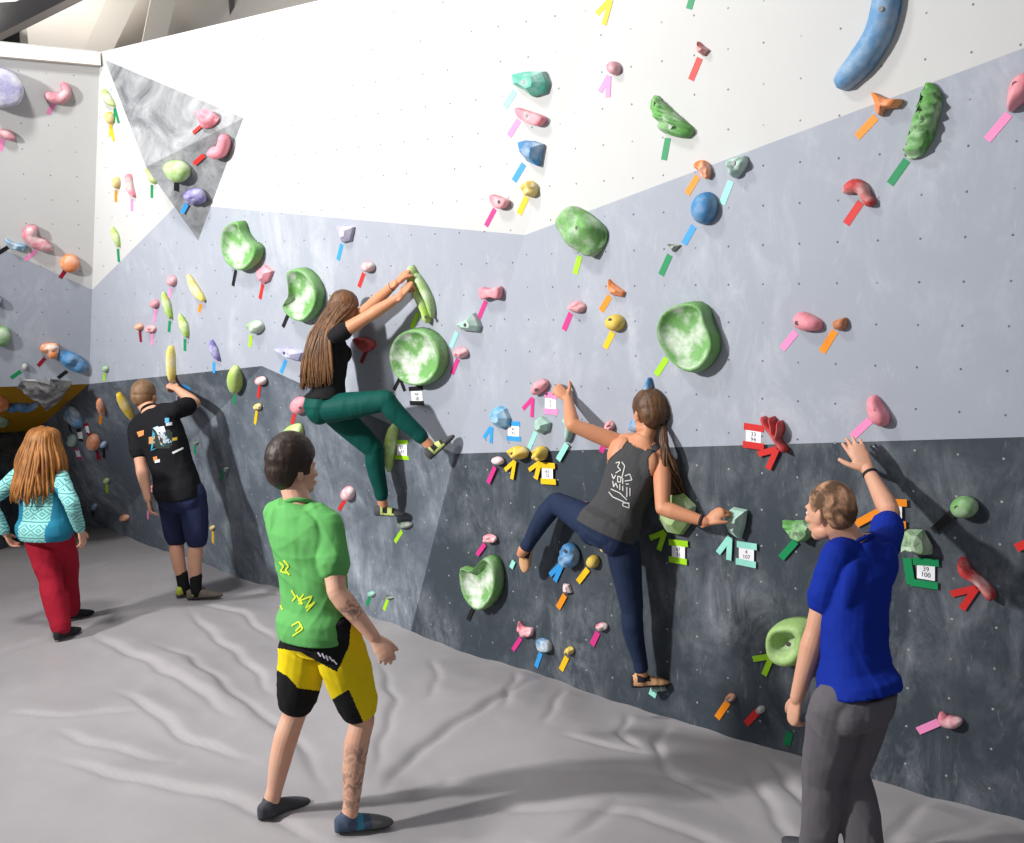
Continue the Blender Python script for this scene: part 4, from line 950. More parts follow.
def make_figure(P, skin, label, parts, voxel=.005, ink=None):
    """P holds pelvis, neck, facing etc.; body = one fused surface"""
    s = P.s; up = (P.neck - P.pelvis).normalized(); L = (P.neck - P.pelvis).length
    P.up = up
    hr_ = P.hip_r.normalized(); sr = P.sh_r.normalized()      # towards the person's right
    P.hipR = P.pelvis + hr_ * .088 * s; P.hipL = P.pelvis - hr_ * .088 * s
    pf = up.cross(hr_).normalized(); cf = up.cross(sr).normalized(); P.pf, P.cf = pf, cf   # forward
    root = empty('person', Vector((P.pelvis.x, P.pelvis.y, P.base_z))); tag(root, label, 'person'); P.root = root
    bm = bmesh.new(); fem = P.fem
    hw, ww, cw, swd = (.168, .122, .148, .150) if fem else (.158, .135, .165, .168)
    T = lambda t: P.pelvis + up * L * t
    def sd(t): return lerp(hr_, sr, max(0, min(1, t))).normalized()
    def fw(t): return up.cross(sd(t)).normalized()
    P.T, P.sd, P.fw = T, sd, fw
    P.secs = [(-.16, .07, .07, 0), (-.10, hw * .82, .095, -.01), (.02, hw, .115 if fem else .108, -.012), (.16, hw * .95, .105, -.005), (.34, ww, .088, 0), (.52, lerp(ww, cw, .5), .10, .006), (.70, cw, .112 if fem else .115, .004), (.84, swd * .98, .098, -.004), (.94, swd * .78, .075, -.010), (1.0, .085, .060, -.012), (1.06, .058, .055, -.008)]
    wk = getattr(P, 'wk', 1.0); P.secs = [(t, a * wk, b_ * wk, o) for t, a, b_, o in P.secs]
    loft(bm, [(T(t) + fw(t) * o * s, sd(t) * a * s, fw(t) * b_ * s) for t, a, b_, o in P.secs])
    if fem:
        for q in (1, -1): blob(bm, T(.68) + sd(.7) * q * .065 * s + fw(.7) * .085 * s, sd(.7) * .058 * s, fw(.7) * .05 * s, up * .058 * s)
    for q in (1, -1): blob(bm, T(-.02) + hr_ * q * .075 * s * wk - pf * .055 * s * wk, hr_ * .082 * s * wk, pf * .078 * s * wk, up * .092 * s)
    for q in (1, -1): blob(bm, T(.80) + sr * q * .09 * s - cf * .065 * s, sr * .07 * s, cf * .035 * s, up * .09 * s)
    # neck, head
    hr, hf, hu = frame(P.face, P.head_up); P.hr, P.hf, P.hu = hr, hf, hu
    nr = .047 if fem else .058
    ring_tube(bm, [P.neck - up * .03 * s, lerp(P.neck, P.head - hu * .06 * s, .5) - hf * .012 * s, P.head - hu * .045 * s - hf * .018 * s], [nr * 1.12 * s, nr * s, nr * .98 * s], 16)
    build_head(bm, P.head, hr, hf, hu, s * getattr(P, 'headk', 1), fem)
    k = .98 if fem else 1.0
    for sh, el, wr, q in ((P.shR, P.elR, P.wrR, 1), (P.shL, P.elL, P.wrL, -1)):
        ring_tube(bm, [P.neck - up * .015 * s, lerp(P.neck, sh, .55) + up * .008 * s, sh], [.048 * s, .045 * s, .052 * s * k], 14)
        ring_tube(bm, [sh, lerp(sh, el, .25), lerp(sh, el, .6), el], [.056 * s * k, .054 * s * k, .049 * s * k, .042 * s * k], 16)
        ring_tube(bm, [el, lerp(el, wr, .22), lerp(el, wr, .6), wr], [.042 * s * k, .046 * s * k, .037 * s * k, .028 * s * k], 16)
    for hp, kn, an in ((P.hipR, P.knR, P.anR), (P.hipL, P.knL, P.anL)):
        d = (an - kn).normalized(); back = -(P.toeR if an is P.anR else P.toeL); back = (back - d * back.dot(d)).normalized()
        ring_tube(bm, [hp, lerp(hp, kn, .3), lerp(hp, kn, .7), kn], [.088 * s, .084 * s, .066 * s, .055 * s], 18)
        ring_tube(bm, [kn, lerp(kn, an, .25) + back * .012 * s, lerp(kn, an, .55) + back * .01 * s, lerp(kn, an, .85), an], [.053 * s, .056 * s, .050 * s, .037 * s, .037 * s], 18)
        tr = P.toeR if an is P.anR else P.toeL
        ring_tube(bm, [an - d * .01 * s, an + d * .022 * s], [.036 * s, .030 * s], 12)
    for args in P.hands: build_hand(bm, *args)
    me = fuse(bm, voxel, 2)
    if ink:
        co = co_array(me); f = np.zeros(len(co))
        for c, r in ink: f = np.maximum(f, np.clip(1.6 - 1.6 * np.linalg.norm(co - np.array(c), axis=1) / r, 0, 1))
        a = me.attributes.new('ink', 'FLOAT', 'POINT'); a.data.foreach_set('value', f)
    finish(me, 'body', skin, root); eyes(root, P.head, hr, hf, hu, s * getattr(P, 'headk', 1))
    return root
def garment_torso(bm, P, t0, t1, grow, box=0.0, hem=None):
    s = P.s; secs = []
    n = 14
    for i in range(n + 1):
        t = t0 + (t1 - t0) * i / n
        for (ta, a, b_, o), (tb, a2, b2, o2) in zip(P.secs[:-1], P.secs[1:]):
            if ta <= t <= tb: break
        k = (t - ta) / (tb - ta); k = max(0, min(1, k)); A = a + (a2 - a) * k; Bv = b_ + (b2 - b_) * k; Of = o + (o2 - o) * k
        if box and t < .8: A = A + (0.163 * getattr(P, 'wk', 1) - A) * box; Bv = Bv + (.118 - Bv) * box
        g = grow + (hem * max(0, 1 - i / 4) if hem else 0)
        secs.append((P.T(t) + P.fw(t) * Of * s - P.pf * (.018 * s if t < .15 else 0), P.sd(t) * (A + g) * s, P.fw(t) * (Bv + g + (.02 if t < .15 else 0)) * s))
    loft(bm, secs, 28)
def tee(P, name, mats, t0, sleeve, grow=.016, box=.35, hem=.006, wr=(.006, 34, (0.4, 0.2, 1), 3), zone=None, sl_r=.068, voxel=.007, sleeve_end=None):
    s = P.s; bm = bmesh.new(); garment_torso(bm, P, t0, 1.0, grow, box, hem)
    for sh, el, wrp in ((P.shR, P.elR, P.wrR), (P.shL, P.elL, P.wrL)):
        ring_tube(bm, [P.neck - P.up * .03 * s, lerp(P.neck, sh, .6) + P.up * .004 * s, sh], [.062 * s, .058 * s, .060 * s], 16)
        if sleeve <= 1: ring_tube(bm, [sh, lerp(sh, el, sleeve * .5), lerp(sh, el, sleeve)], [.062 * s, lerp(.062, sl_r, .7) * s, sl_r * s], 18)
        else: ring_tube(bm, [sh, lerp(sh, el, .5), el, lerp(el, wrp, .5), lerp(el, wrp, sleeve - 1)], [.066 * s, .06 * s, .053 * s, .047 * s, .04 * s], 18)
    for q in (1, -1): blob(bm, P.T(.80) + P.sh_r.normalized() * q * .09 * s - P.cf * .068 * s, P.sh_r.normalized() * .078 * s, P.cf * .038 * s, P.up * .10 * s)
    if P.fem:
        for q in (1, -1): blob(bm, P.T(.68) + P.sd(.7) * q * .065 * s + P.fw(.7) * .085 * s, P.sd(.7) * .07 * s, P.fw(.7) * .062 * s, P.up * .07 * s)
    blob(bm, P.T(.99) - P.cf * .006 * s, P.sh_r.normalized() * .084 * s, P.cf * .076 * s, P.up * .046 * s)
    me = fuse(bm, voxel, 3); return finish(me, name, mats, P.root, zone, wr)
def collar(P, mat):
    bm = bmesh.new(); n = 28; ax_ = (P.up + (P.head - P.neck).normalized() * .8).normalized(); c = P.neck + ax_ * .008 * P.s; f = (P.cf - ax_ * P.cf.dot(ax_)).normalized(); r = f.cross(ax_).normalized(); R = .063 * P.s
    ring = [c + r * math.cos(2 * math.pi * i / n) * R * 1.12 + f * (math.sin(2 * math.pi * i / n) * R - .004) - P.up * (.022 * math.sin(2 * math.pi * i / n) * P.s) for i in range(n)]
    rr = [[bm.verts.new(ring[i] + (ring[i] - c).normalized() * math.cos(a) * .008 + P.up * math.sin(a) * .010) for a in [2 * math.pi * k / 8 for k in range(8)]] for i in range(n)]
    for i in range(n):
        for k in range(8): bm.faces.new((rr[i][k], rr[(i + 1) % n][k], rr[(i + 1) % n][(k + 1) % 8], rr[i][(k + 1) % 8]))
    return bm_place('collar', bm, mat, P.root, True)
def legs_wear(P, name, mats, t1, frac, g_hip, g_kn, g_an, zone=None, wr=None, voxel=.007, grow=.012):
    "trousers, tights or shorts: frac 1 = knee, 2 = ankle"
    s = P.s; bm = bmesh.new(); garment_torso(bm, P, -.175, t1, grow, 0)
    for q in (1, -1): blob(bm, P.T(-.02) + P.hip_r.normalized() * q * .075 * s * getattr(P, 'wk', 1) - P.pf * .055 * s * getattr(P, 'wk', 1), P.hip_r.normalized() * (.087 + grow) * s * getattr(P, 'wk', 1), P.pf * (.083 + grow) * s * getattr(P, 'wk', 1), P.up * .105 * s)
    for hp, kn, an in ((P.hipR, P.knR, P.anR), (P.hipL, P.knL, P.anL)):
        toe = P.toeR if an is P.anR else P.toeL; d = (an - kn).normalized(); back = -toe; back = (back - d * back.dot(d)).normalized()
        f1 = min(frac, 1.0)
        ring_tube(bm, [hp, lerp(hp, kn, .35 * f1), lerp(hp, kn, .7 * f1), lerp(hp, kn, f1)], [(.088 + g_hip) * s, (.085 + lerp(g_hip, g_kn, .4)) * s, (.07 + g_kn) * s, (.058 + g_kn) * s], 20)
        if frac > 1:
            e = frac - 1
            ring_tube(bm, [kn, lerp(kn, an, .25 * e) + back * .012 * s, lerp(kn, an, .55 * e) + back * .01 * s, lerp(kn, an, .85 * e), lerp(kn, an, e)], [(.055 + g_kn) * s, (.056 + g_kn) * s, (.050 + lerp(g_kn, g_an, .6)) * s, (.040 + g_an) * s, (.039 + g_an) * s], 20)
    me = fuse(bm, voxel, 3); return finish(me, name, mats, P.root, zone, wr)
def hair_cap(P, mat, thick=.012, back=.0, low=-.03, name='hair', crown=0.0, voxel=.006, noise_amp=.002, top=0.0):
    s = P.s; bm = bmesh.new(); V = lambda x, y, z: P.head + (P.hr * x + P.hf * y + P.hu * z) * s
    B = lambda x, y, z, a, b_, c: blob(bm, V(x, y, z), P.hr * a * s, P.hf * b_ * s, P.hu * c * s, 20)
    if P.__dict__.get('headk'): s *= P.headk
    B(0, -.022, .042 + top * .5, .078 + thick, .094 + thick, .086 + thick + top * .5)
    B(0, -.040, .010, .076 + thick * .7, .076 + thick, .072 - low)
    me = fuse(bm, voxel, 2)
    # cut away what would cover the face and ears
    bm = bmesh.new(); bm.from_mesh(me); bpy.data.meshes.remove(me)
    for v in bm.verts:
        q = (v.co - P.head) / s; x, y, z = q.dot(P.hr), q.dot(P.hf), q.dot(P.hu)
        nz = noise.noise(v.co * 38) * noise_amp + noise.noise(v.co * 110) * noise_amp * .5; v.co += (v.co - V(0, -.02, .02)).normalized() * nz
        lim = hairline(x, y, z)
        if lim > 0: v.co = v.co + (V(0, -.02, .02) - v.co) * min(.32, lim * 9)
    return bm_place(name, bm, mat, P.root, True)
def hairline(x, y, z):
    a = y - (.045 + max(0, z - .03) * 0.75)                    # forehead and temples
    b_ = (-.012 - z) if y > -.045 else -1                       # in front of and around the ears
    return max(a if z < .09 else -1, min(b_, y + .045) if b_ > 0 else -1)
def strands(P, roots, mid_fn, tips, mat, n, r0, name='hair', seed=1, parent=None):
    rr = random.Random(seed); bm = bmesh.new()
    for i in range(n):
        pts = mid_fn(rr, i / max(1, n - 1)); k = r0 * rr.uniform(.7, 1.25)
        ring_tube(bm, pts, [k * .8, k * 1.15, k, k * .8, k * .25], 7, None, 4)
    return bm_place(name, bm, mat, parent or P.root, True)
def band(name, c, axis, r, wd, mat, parent):
    axis = axis.normalized(); bm = bmesh.new(); ring_tube(bm, [c - axis * wd / 2, c + axis * wd / 2], [r, r], 18, None, 1, False); return bm_place(name, bm, mat, parent, True)
def report(nm, P):
    d = lambda a, b_: round((a - b_).length / P.s, 3)
    print('FIG', nm, 'torso', d(P.pelvis, P.neck), 'head', d(P.neck, P.head), 'arms', d(P.shR, P.elR), d(P.elR, P.wrR), d(P.shL, P.elL), d(P.elL, P.wrL), 'legs', d(P.hipR, P.knR), d(P.knR, P.anR), d(P.hipL, P.knL), d(P.knL, P.anL), 'ankle z', round(P.anR.z, 2), round(P.anL.z, 2), 'head z', round(P.head.z, 2))
UA, FA, TH, SN = .29, .255, .425, .41
def decal(P, name, px, parent, mat, lift=.012, Y=None, target=None, sub=6):
    "small flat shape draped on a garment: corners by line of sight, projected on the garment surface"
    from mathutils.bvhtree import BVHTree
    ob = target; me = ob.data; off = ob.matrix_world.translation if False else (ob.location + (ob.parent.location if ob.parent else Vector()))
    key = ob.name
    if key not in _bvh: _bvh[key] = (BVHTree.FromPolygons([v.co + off for v in me.vertices], [tuple(p.vertices) for p in me.polygons]))
    t = _bvh[key]; bm = bmesh.new()
    # px: quad corner list -> grid
    a, b_, c, d = px; ok = True; grid = []
    for i in range(sub + 1):
        row = []
        for j in range(sub + 1):
            u, v = i / sub, j / sub
            x = (a[0] * (1 - u) + b_[0] * u) * (1 - v) + (d[0] * (1 - u) + c[0] * u) * v; y = (a[1] * (1 - u) + b_[1] * u) * (1 - v) + (d[1] * (1 - u) + c[1] * u) * v
            hit = t.ray_cast(O, ray(x, y).normalized()); row.append(None if hit[0] is None else bm.verts.new(hit[0] + hit[1] * .0035))
        grid.append(row)
    for i in range(sub):
        for j in range(sub):
            q = (grid[i][j], grid[i + 1][j], grid[i + 1][j + 1], grid[i][j + 1])
            if all(q): bm.faces.new(q)
    if not bm.faces: bm.free(); return None
    return bm_place(name, bm, mat, parent, True)
_bvh = {}
# ------------------------------------------------------------------ the six people
TL, NK = .56, .165
def S(px, Y, z):
    fwd = Y * math.cos(PITCH) - (z - CAMH) * math.sin(PITCH); return Vector(((px - CX) / F * fwd, Y, z))
def proj(p):
    q = p - O; fwd = q.y * math.cos(PITCH) - q.z * math.sin(PITCH); u = q.y * math.sin(PITCH) + q.z * math.cos(PITCH)
    return (round(CX + F * q.x / fwd), round(CY - F * u / fwd))
def ik(A, Bp, la, lb, hint):
    d = (Bp - A); D = d.length; d.normalize()
    if D >= la + lb: return A + d * (D * la / (la + lb))
    x = (D * D + la * la - lb * lb) / (2 * D); h = math.sqrt(max(0, la * la - x * x)); n = (hint - d * hint.dot(d)).normalized()
    return A + d * x + n * h
def pose(P):
    s = P.s; up = (P.neck - P.pelvis).normalized()
    if not hasattr(P, 'shR'): P.shR = P.neck - up * .065 * s + P.sh_r.normalized() * (.155 if P.fem else .168) * s * getattr(P, 'shw', 1)
    if not hasattr(P, 'shL'): P.shL = P.neck - up * .065 * s - P.sh_r.normalized() * (.155 if P.fem else .168) * s
    P.hipR = P.pelvis + P.hip_r.normalized() * .088 * s; P.hipL = P.pelvis - P.hip_r.normalized() * .088 * s
    if not hasattr(P, 'elR'): P.elR = ik(P.shR, P.wrR, UA * s, FA * s, P.elRh)
    P.elL = ik(P.shL, P.wrL, UA * s, FA * s, P.elLh)
    lk = getattr(P, 'legk', 1.0)
    if getattr(P, 'stand', None): lk = max((P.hipR - P.anR).length, (P.hipL - P.anL).length) / ((TH + SN) * s) * P.stand
    P.knR = ik(P.hipR, P.anR, TH * s * lk, SN * s * lk, P.knRh); P.knL = ik(P.hipL, P.anL, TH * s * lk, SN * s * lk, P.knLh)
def dbg(nm, P):
    report(nm, P); print('   px', {k: proj(getattr(P, k)) for k in ('pelvis', 'neck', 'head', 'shR', 'elR', 'wrR', 'shL', 'elL', 'wrL', 'knR', 'anR', 'knL', 'anL')})
V3 = Vector
M_SKIN_G = skin_mat('fair_skin_tattooed', (206, 162, 138), True)
M_SKIN = skin_mat('fair_skin', (202, 154, 128)); M_SKIN_T = skin_mat('tanned_skin', (194, 136, 102))

# ---- man in green shirt and yellow shorts
G = Fig(); G.fem = False; G.stand = 1.004; G.wk = .95; G.shw = .93; G.s = 1.02; s = G.s
fa = floor_at(272, 818); fb = floor_at(350, 834)
G.anL = V3((fa.x, fa.y, matz(fa.x, fa.y) + .085)); G.anR = V3((fb.x, fb.y, matz(fb.x, fb.y) + .085))
G.base_z = 0.0
ym = (G.anL.y + G.anR.y) / 2
G.pelvis = S(321, ym + .02, .925); G.neck = J(301, 505, G.pelvis, TL * s, 1)
G.hip_r = V3((.80, -.58, 0)); G.sh_r = V3((.84, -.54, -.05))
G.head = J(295, 470, G.neck, NK * s, 1); G.face = V3((.84, .54, .04)); G.head_up = V3((.02, 0, 1))
G.wrR = W(374, 637, ym - .10); G.elRh = V3((-.3, -.5, -.6)); G.wrL = S(302, ym + .42, 1.02); G.elLh = V3((.5, -.2, -.6))
G.toeL = V3((.72, .62, 0)); G.toeR = V3((.93, .30, 0)); G.knRh = V3((.7, .6, 0)); G.knLh = V3((.5, .8, 0))
pose(G); dbg('green', G)
hd = (W(386, 655, ym - .12) - G.wrR)
G.hands = [(G.wrR, hd, V3((-.35, .75, -.35)), V3((.8, .3, .6)), s, (.35, .4, .45, .5), .06, .45, .3),
           (G.wrL, V3((.2, .3, -.9)), V3((.6, -.5, 0)), V3((.6, .5, 0)), s)]
kn = G.knR
ink = [(lerp(G.elR, G.wrR, .38), .075), (lerp(kn, G.anR, .35), .085), (lerp(kn, G.anR, .62), .085), (lerp(kn, G.anR, .85), .06), (lerp(kn, G.hipR, .1) + V3((.05, 0, 0)), .05)]
root = make_figure(G, M_SKIN_G, 'young man in green t-shirt and yellow shorts standing on the mat watching the wall', None, .0048, ink)
M_GT, nt, b = new_mat('green_jersey', 0.85, 0.12)
nt.links.new(mix(nt, noise_tex(nt, 6, 4), srgb(80, 148, 78), srgb(100, 168, 96)), b.inputs['Base Color']); bump(nt, b, noise_tex(nt, 5.5, 1.5, .45, 'Object', (1, 1, .5), 1.2), .6, .03)
gt = tee(G, 't_shirt', M_GT, -.04, .60, .016, .6, .008, (.010, 18, (.7, .1, .8), 5), sl_r=.069)
collar(G, M_GT)
M_Y = cloth_mat('yellow_nylon', (214, 190, 22), .06); M_BK = cloth_mat('black_nylon', (26, 26, 28), .15)
def in_poly(p, poly):
    ins = False
    for i in range(len(poly)):
        (x1, y1), (x2, y2) = poly[i - 1], poly[i]
        if (y1 > p[1]) != (y2 > p[1]) and p[0] < (x2 - x1) * (p[1] - y1) / (y2 - y1) + x1: ins = not ins
    return ins
def projf(p):
    q = p - O; fwd = q.y * math.cos(PITCH) - q.z * math.sin(PITCH); u = q.y * math.sin(PITCH) + q.z * math.cos(PITCH); return (CX + F * q.x / fwd, CY - F * u / fwd)
BLKS = [[(255, 610), (262, 645), (300, 652), (337, 672), (349, 646), (352, 610)], [(270, 666), (288, 676), (298, 688), (320, 691), (334, 704), (330, 740), (270, 740)], [(325, 704), (349, 689), (357, 708), (367, 730), (350, 745), (322, 745)]]
def gz(c):
    p = projf(c); return 1 if any(in_poly(p, q) for q in BLKS) else 0
sg = legs_wear(G, 'shorts', [M_Y, M_BK], .14, .80, .022, .034, 0, gz, (.006, 20, (.4, .1, .8), 9), grow=.014, voxel=.005)
hair_cap(G, hair_mat('dark_brown_hair', (24, 16, 12), (58, 40, 32)), .023, 0, -.028, top=.03)
M_SH_D = plain('dark_grey_rubber', (62, 64, 70), .7); M_SH_B = cloth_mat('slate_blue_suede', (72, 84, 104)); M_SOLE = plain('black_rubber', (38, 38, 40), .6); M_TEAL = cloth_mat('turquoise_strap', (60, 128, 150)); M_GRB = plain('grey_rubber', (92, 92, 92), .6)
shoe('shoe', G.anL, G.toeL, V3((0, 0, 1)), s, [M_SH_D, M_SOLE], root)
shoe('shoe', G.anR, G.toeR, V3((0, 0, 1)), s, [M_SH_B, M_SOLE, M_TEAL, M_GRB], root, zone=lambda q: 3 if q[0] > .15 else 2 if .085 < q[0] < .115 else 0)
M_SCRIB = plain('yellow_print', (196, 214, 50), .8)
def scrib(*pts, wd=1.6):
    for a, b_ in zip(pts[:-1], pts[1:]):
        dx, dy = b_[0] - a[0], b_[1] - a[1]; l = math.hypot(dx, dy); nx, ny = -dy / l * wd / 2, dx / l * wd / 2
        yield [(a[0] + nx, a[1] + ny), (b_[0] + nx, b_[1] + ny), (b_[0] - nx, b_[1] - ny), (a[0] - nx, a[1] - ny)]
def prints(P, target, mat, name, lines, wd=1.5, sub=3):
    for L in lines:
        join_parts([o for o in (decal(P, name, q, target, mat, target=target, sub=sub) for q in scrib(*L, wd=wd)) if o], name)
def join_parts(obs, name):
    if not obs: return None
    vs = []; fs = []; par = obs[0].parent; mat = obs[0].data.materials[0]
    base0 = obs[0].location.copy()
    for o in obs:
        k = len(vs); vs += [v.co + o.location for v in o.data.vertices]; fs += [tuple(i + k for i in p.vertices) for p in o.data.polygons]
    for o in obs: m_ = o.data; bpy.data.objects.remove(o); bpy.data.meshes.remove(m_)
    c = sum(vs, Vector()) / len(vs); me = mesh_from(name, [v - c for v in vs], fs, mat, True); o = link(name, me, par); o.location = c; return o
_place0 = place
def decal(P, name, px, parent, mat, target=None, sub=4, lift=.0035, up=None):
    from mathutils.bvhtree import BVHTree
    off = target.location + (target.parent.location if target.parent else Vector()); key = target.name
    if key not in _bvh: _bvh[key] = BVHTree.FromPolygons([v.co + off for v in target.data.vertices], [tuple(p.vertices) for p in target.data.polygons])
    t = _bvh[key]; a, b_, c, d = px; verts = []; idx = {}; faces = []
    for i in range(sub + 1):
        for j in range(sub + 1):
            u, v = i / sub, j / sub
            x = (a[0] * (1 - u) + b_[0] * u) * (1 - v) + (d[0] * (1 - u) + c[0] * u) * v; y = (a[1] * (1 - u) + b_[1] * u) * (1 - v) + (d[1] * (1 - u) + c[1] * u) * v
            hit = t.ray_cast(O, ray(x, y).normalized())
            if hit[0] is not None: idx[(i, j)] = len(verts); verts.append(hit[0] + hit[1] * lift)
    for i in range(sub):
        for j in range(sub):
            q = [(i, j), (i + 1, j), (i + 1, j + 1), (i, j + 1)]
            if all(k in idx for k in q): faces.append([idx[k] for k in q])
    if not faces: return None
    k = len(verts); c0 = sum(verts, Vector()) / k
    me = mesh_from(name, [v - c0 for v in verts], faces, mat, True); o = link(name, me, parent); o.location = c0 - off; return o
prints(G, gt, M_SCRIB, 'print', [[(280, 562), (284, 566), (281, 571), (287, 573)], [(284, 560), (289, 566), (286, 570), (290, 575)],
 [(277, 585), (278, 594), (281, 598)], [(292, 590), (296, 597), (293, 601)], [(297, 595), (303, 604), (299, 603)], [(304, 594), (299, 601), (312, 596), (306, 608), (315, 602), (307, 611)], [(292, 626), (299, 622), (303, 629), (293, 636)], [(296, 631), (302, 625)], [(280, 603), (283, 610)]], 1.6)
for L_ in ([[(318, 652), (321, 656)], [(322, 653), (325, 658)], [(326, 655), (328, 660)], [(329, 656), (333, 661)], [(333, 659), (337, 664)]]): prints(G, sg, M_PAPER, 'letter_mark', [L_], 1.5)

# ---- man in black t-shirt and navy shorts
K = Fig(); K.fem = False; K.stand = 1.003; K.s = 1.08; s = K.s
fa = floor_at(184, 597); fb = floor_at(196, 600)
K.anL = V3((fa.x, fa.y, matz(fa.x, fa.y) + .09)); K.anR = V3((fb.x, fb.y, matz(fb.x, fb.y) + .09)); K.base_z = 0
K.pelvis = W(182, 494, 8.12); K.neck = W(152, 411, 8.12)
K.hip_r = V3((.93, -.30, .1)); K.sh_r = V3((.90, -.18, .38)); K.head = J(145, 397, K.neck, NK * s, 1); K.face = V3((.22, .95, -.05)); K.head_up = V3((.02, 0, 1))
K.toeL = V3((.5, .8, 0)); K.toeR = V3((.9, .3, 0)); K.knRh = V3((.6, .7, 0)); K.knLh = V3((-.4, .8, 0))
wy = wallY(172, 386)
print("KWALL FIG", wy, wallY(194,402), wallY(176,389)); K.elR = W(195, 403, 8.30); K.wrR = W(177, 389, 8.40); K.wrL = W(148, 499, 8.02); K.elLh = V3((-.2, -.9, 0))
pose(K); dbg('black', K)
K.hands = [(K.wrR, W(171, 386, K.wrR.y + .05) - K.wrR, V3((-.5, .7, -.3)), V3((-.3, 0, .9)), s, (.8, .8, .8, .8), .05, .4, .5), (K.wrL, V3((.12, .1, -.95)), V3((.9, .3, 0)), V3((.2, .9, 0)), s, (.3, .35, .4, .45), .06, .4, .3)]
root = make_figure(K, M_SKIN, 'man in black t-shirt and navy shorts seen from behind reaching up to a yellow bar', None, .0065)
M_BT = cloth_mat('black_cotton', (27, 27, 30), .15); kt = tee(K, 't_shirt', M_BT, -.02, .62, .014, .5, .006, (.006, 22, (.7, 0, .7), 8), sl_r=.072, voxel=.008); collar(K, M_BT)
M_NV = cloth_mat('navy_cotton', (42, 48, 78), .12)
legs_wear(K, 'shorts', M_NV, .14, .92, .016, .026, 0, None, (.004, 18, (.3, 0, 1), 4), .008, .010)
hair_cap(K, hair_mat('light_brown_hair', (86, 62, 44), (150, 116, 84)), .009, 0, -.015)
M_SK = cloth_mat('black_sock', (28, 28, 30))
for an, kn_ in ((K.anR, K.knR), (K.anL, K.knL)):
    bm = bmesh.new(); d = (kn_ - an).normalized(); ring_tube(bm, [an - d * .03, an + d * .05, an + d * .11], [.044 * s, .044 * s, .046 * s], 16); bm_place('sock', bm, M_SK, root)
M_TAN = cloth_mat('tan_suede', (110, 100, 92)); M_LIMES = cloth_mat('lime_trim', (170, 180, 70))
shoe('shoe', K.anL, K.toeL, V3((0, 0, 1)), s, [M_TAN, M_SOLE, M_LIMES], root, voxel=.006, zone=lambda q: 2 if q[0] < .05 and q[2] > .03 else 0)
shoe('shoe', K.anR, K.toeR, V3((0, 0, 1)), s, [M_TAN, M_SOLE, M_LIMES], root, voxel=.006, zone=lambda q: 2 if .03 < q[0] < .05 and q[2] > .03 else 0)
def quad(x0, y0, x1, y1, sk=0): return [(x0, y0), (x1, y0 + sk), (x1, y1 + sk), (x0, y1)]
def cir(cx, cy, rx, ry):
    return [(cx - rx * .72, cy - ry * .72), (cx + rx * .72, cy - ry * .72), (cx + rx * .72, cy + ry * .72), (cx - rx * .72, cy + ry * .72)]
PR = lambda rgb, q, nm='print': decal(K, nm, q, kt, plain('shirt_print', rgb), target=kt, sub=6)
for rx, ry in ((13, 10), (10, 13)): PR((46, 58, 52), cir(163, 439, rx, ry))
PR((60, 160, 190), [(151, 451), (173, 440), (172, 443), (153, 449)]); PR((60, 160, 190), [(151, 451), (153, 447), (155, 434), (153, 430)])
PR((170, 205, 225), [(153, 428), (158, 426), (172, 442), (168, 443)]); PR((225, 230, 238), [(155, 428), (164, 426), (166, 433), (158, 435)]); PR((190, 190, 190), [(158, 436), (163, 434), (168, 442), (161, 445)])
PR((196, 150, 100), quad(149, 437, 155, 444, -1)); PR((214, 140, 80), [(137, 432), (144, 430), (144, 435), (139, 437)]); PR((214, 140, 80), [(153, 457), (157, 456), (158, 460), (154, 461)]); PR((225, 225, 225), quad(155, 460, 160, 463, -1))
PR((90, 170, 210), quad(165, 418, 169, 423)); PR((200, 205, 210), quad(166, 423, 172, 426, -1)); PR((215, 215, 218), [(172, 452), (183, 447), (183, 449), (173, 454)]); PR((200, 170, 60), quad(172, 438, 177, 441, -1))

# ---- woman with auburn hair, patterned jacket and red trousers
R_ = Fig(); R_.fem = True; R_.stand = 1.003; R_.s = .98; s = R_.s
fb = floor_at(62, 640); fa = floor_at(71, 622)
R_.anL = V3((fb.x, fb.y, matz(fb.x, fb.y) + .085)); R_.anR = V3((fa.x, fa.y, matz(fa.x, fa.y) + .085)); R_.base_z = 0
R_.anL, R_.anR = R_.anL, R_.anR
yy = floor_at(62, 634).y
R_.pelvis = W(47, 530, yy + .02); R_.neck = W(39, 467, yy + .06); R_.head = W(44, 446, yy + .08)
R_.hip_r = V3((.97, -.2, 0)); R_.sh_r = V3((.98, -.18, -.05)); R_.face = V3((.18, .97, -.15)); R_.head_up = V3((.05, 0, 1))
R_.toeL = V3((.3, .95, 0)); R_.toeR = V3((.6, .8, 0)); R_.knRh = V3((.1, 1, 0)); R_.knLh = V3((0, 1, 0))
R_.wrR = W(80, 530, yy - .02); R_.elRh = V3((.3, -.5, 0)); R_.wrL = W(5, 533, yy - .05); R_.elLh = V3((-.6, -.5, 0))
pose(R_); dbg('red', R_)
R_.hands = [(R_.wrR, V3((.15, .1, -.9)), V3((-.9, .2, 0)), V3((.1, .95, 0)), s), (R_.wrL, V3((.25, .3, -.8)), V3((.9, .2, 0)), V3((.1, .95, 0)), s)]
root = make_figure(R_, M_SKIN, 'woman with long auburn hair in turquoise patterned jacket and red trousers, back turned', None, .0065)
M_J, nt, b = new_mat('patterned_turquoise_knit', 0.85, 0.12)
tc = N(nt, 'ShaderNodeTexCoord'); sp = N(nt, 'ShaderNodeSeparateXYZ'); nt.links.new(tc.outputs['Object'], sp.inputs[0])
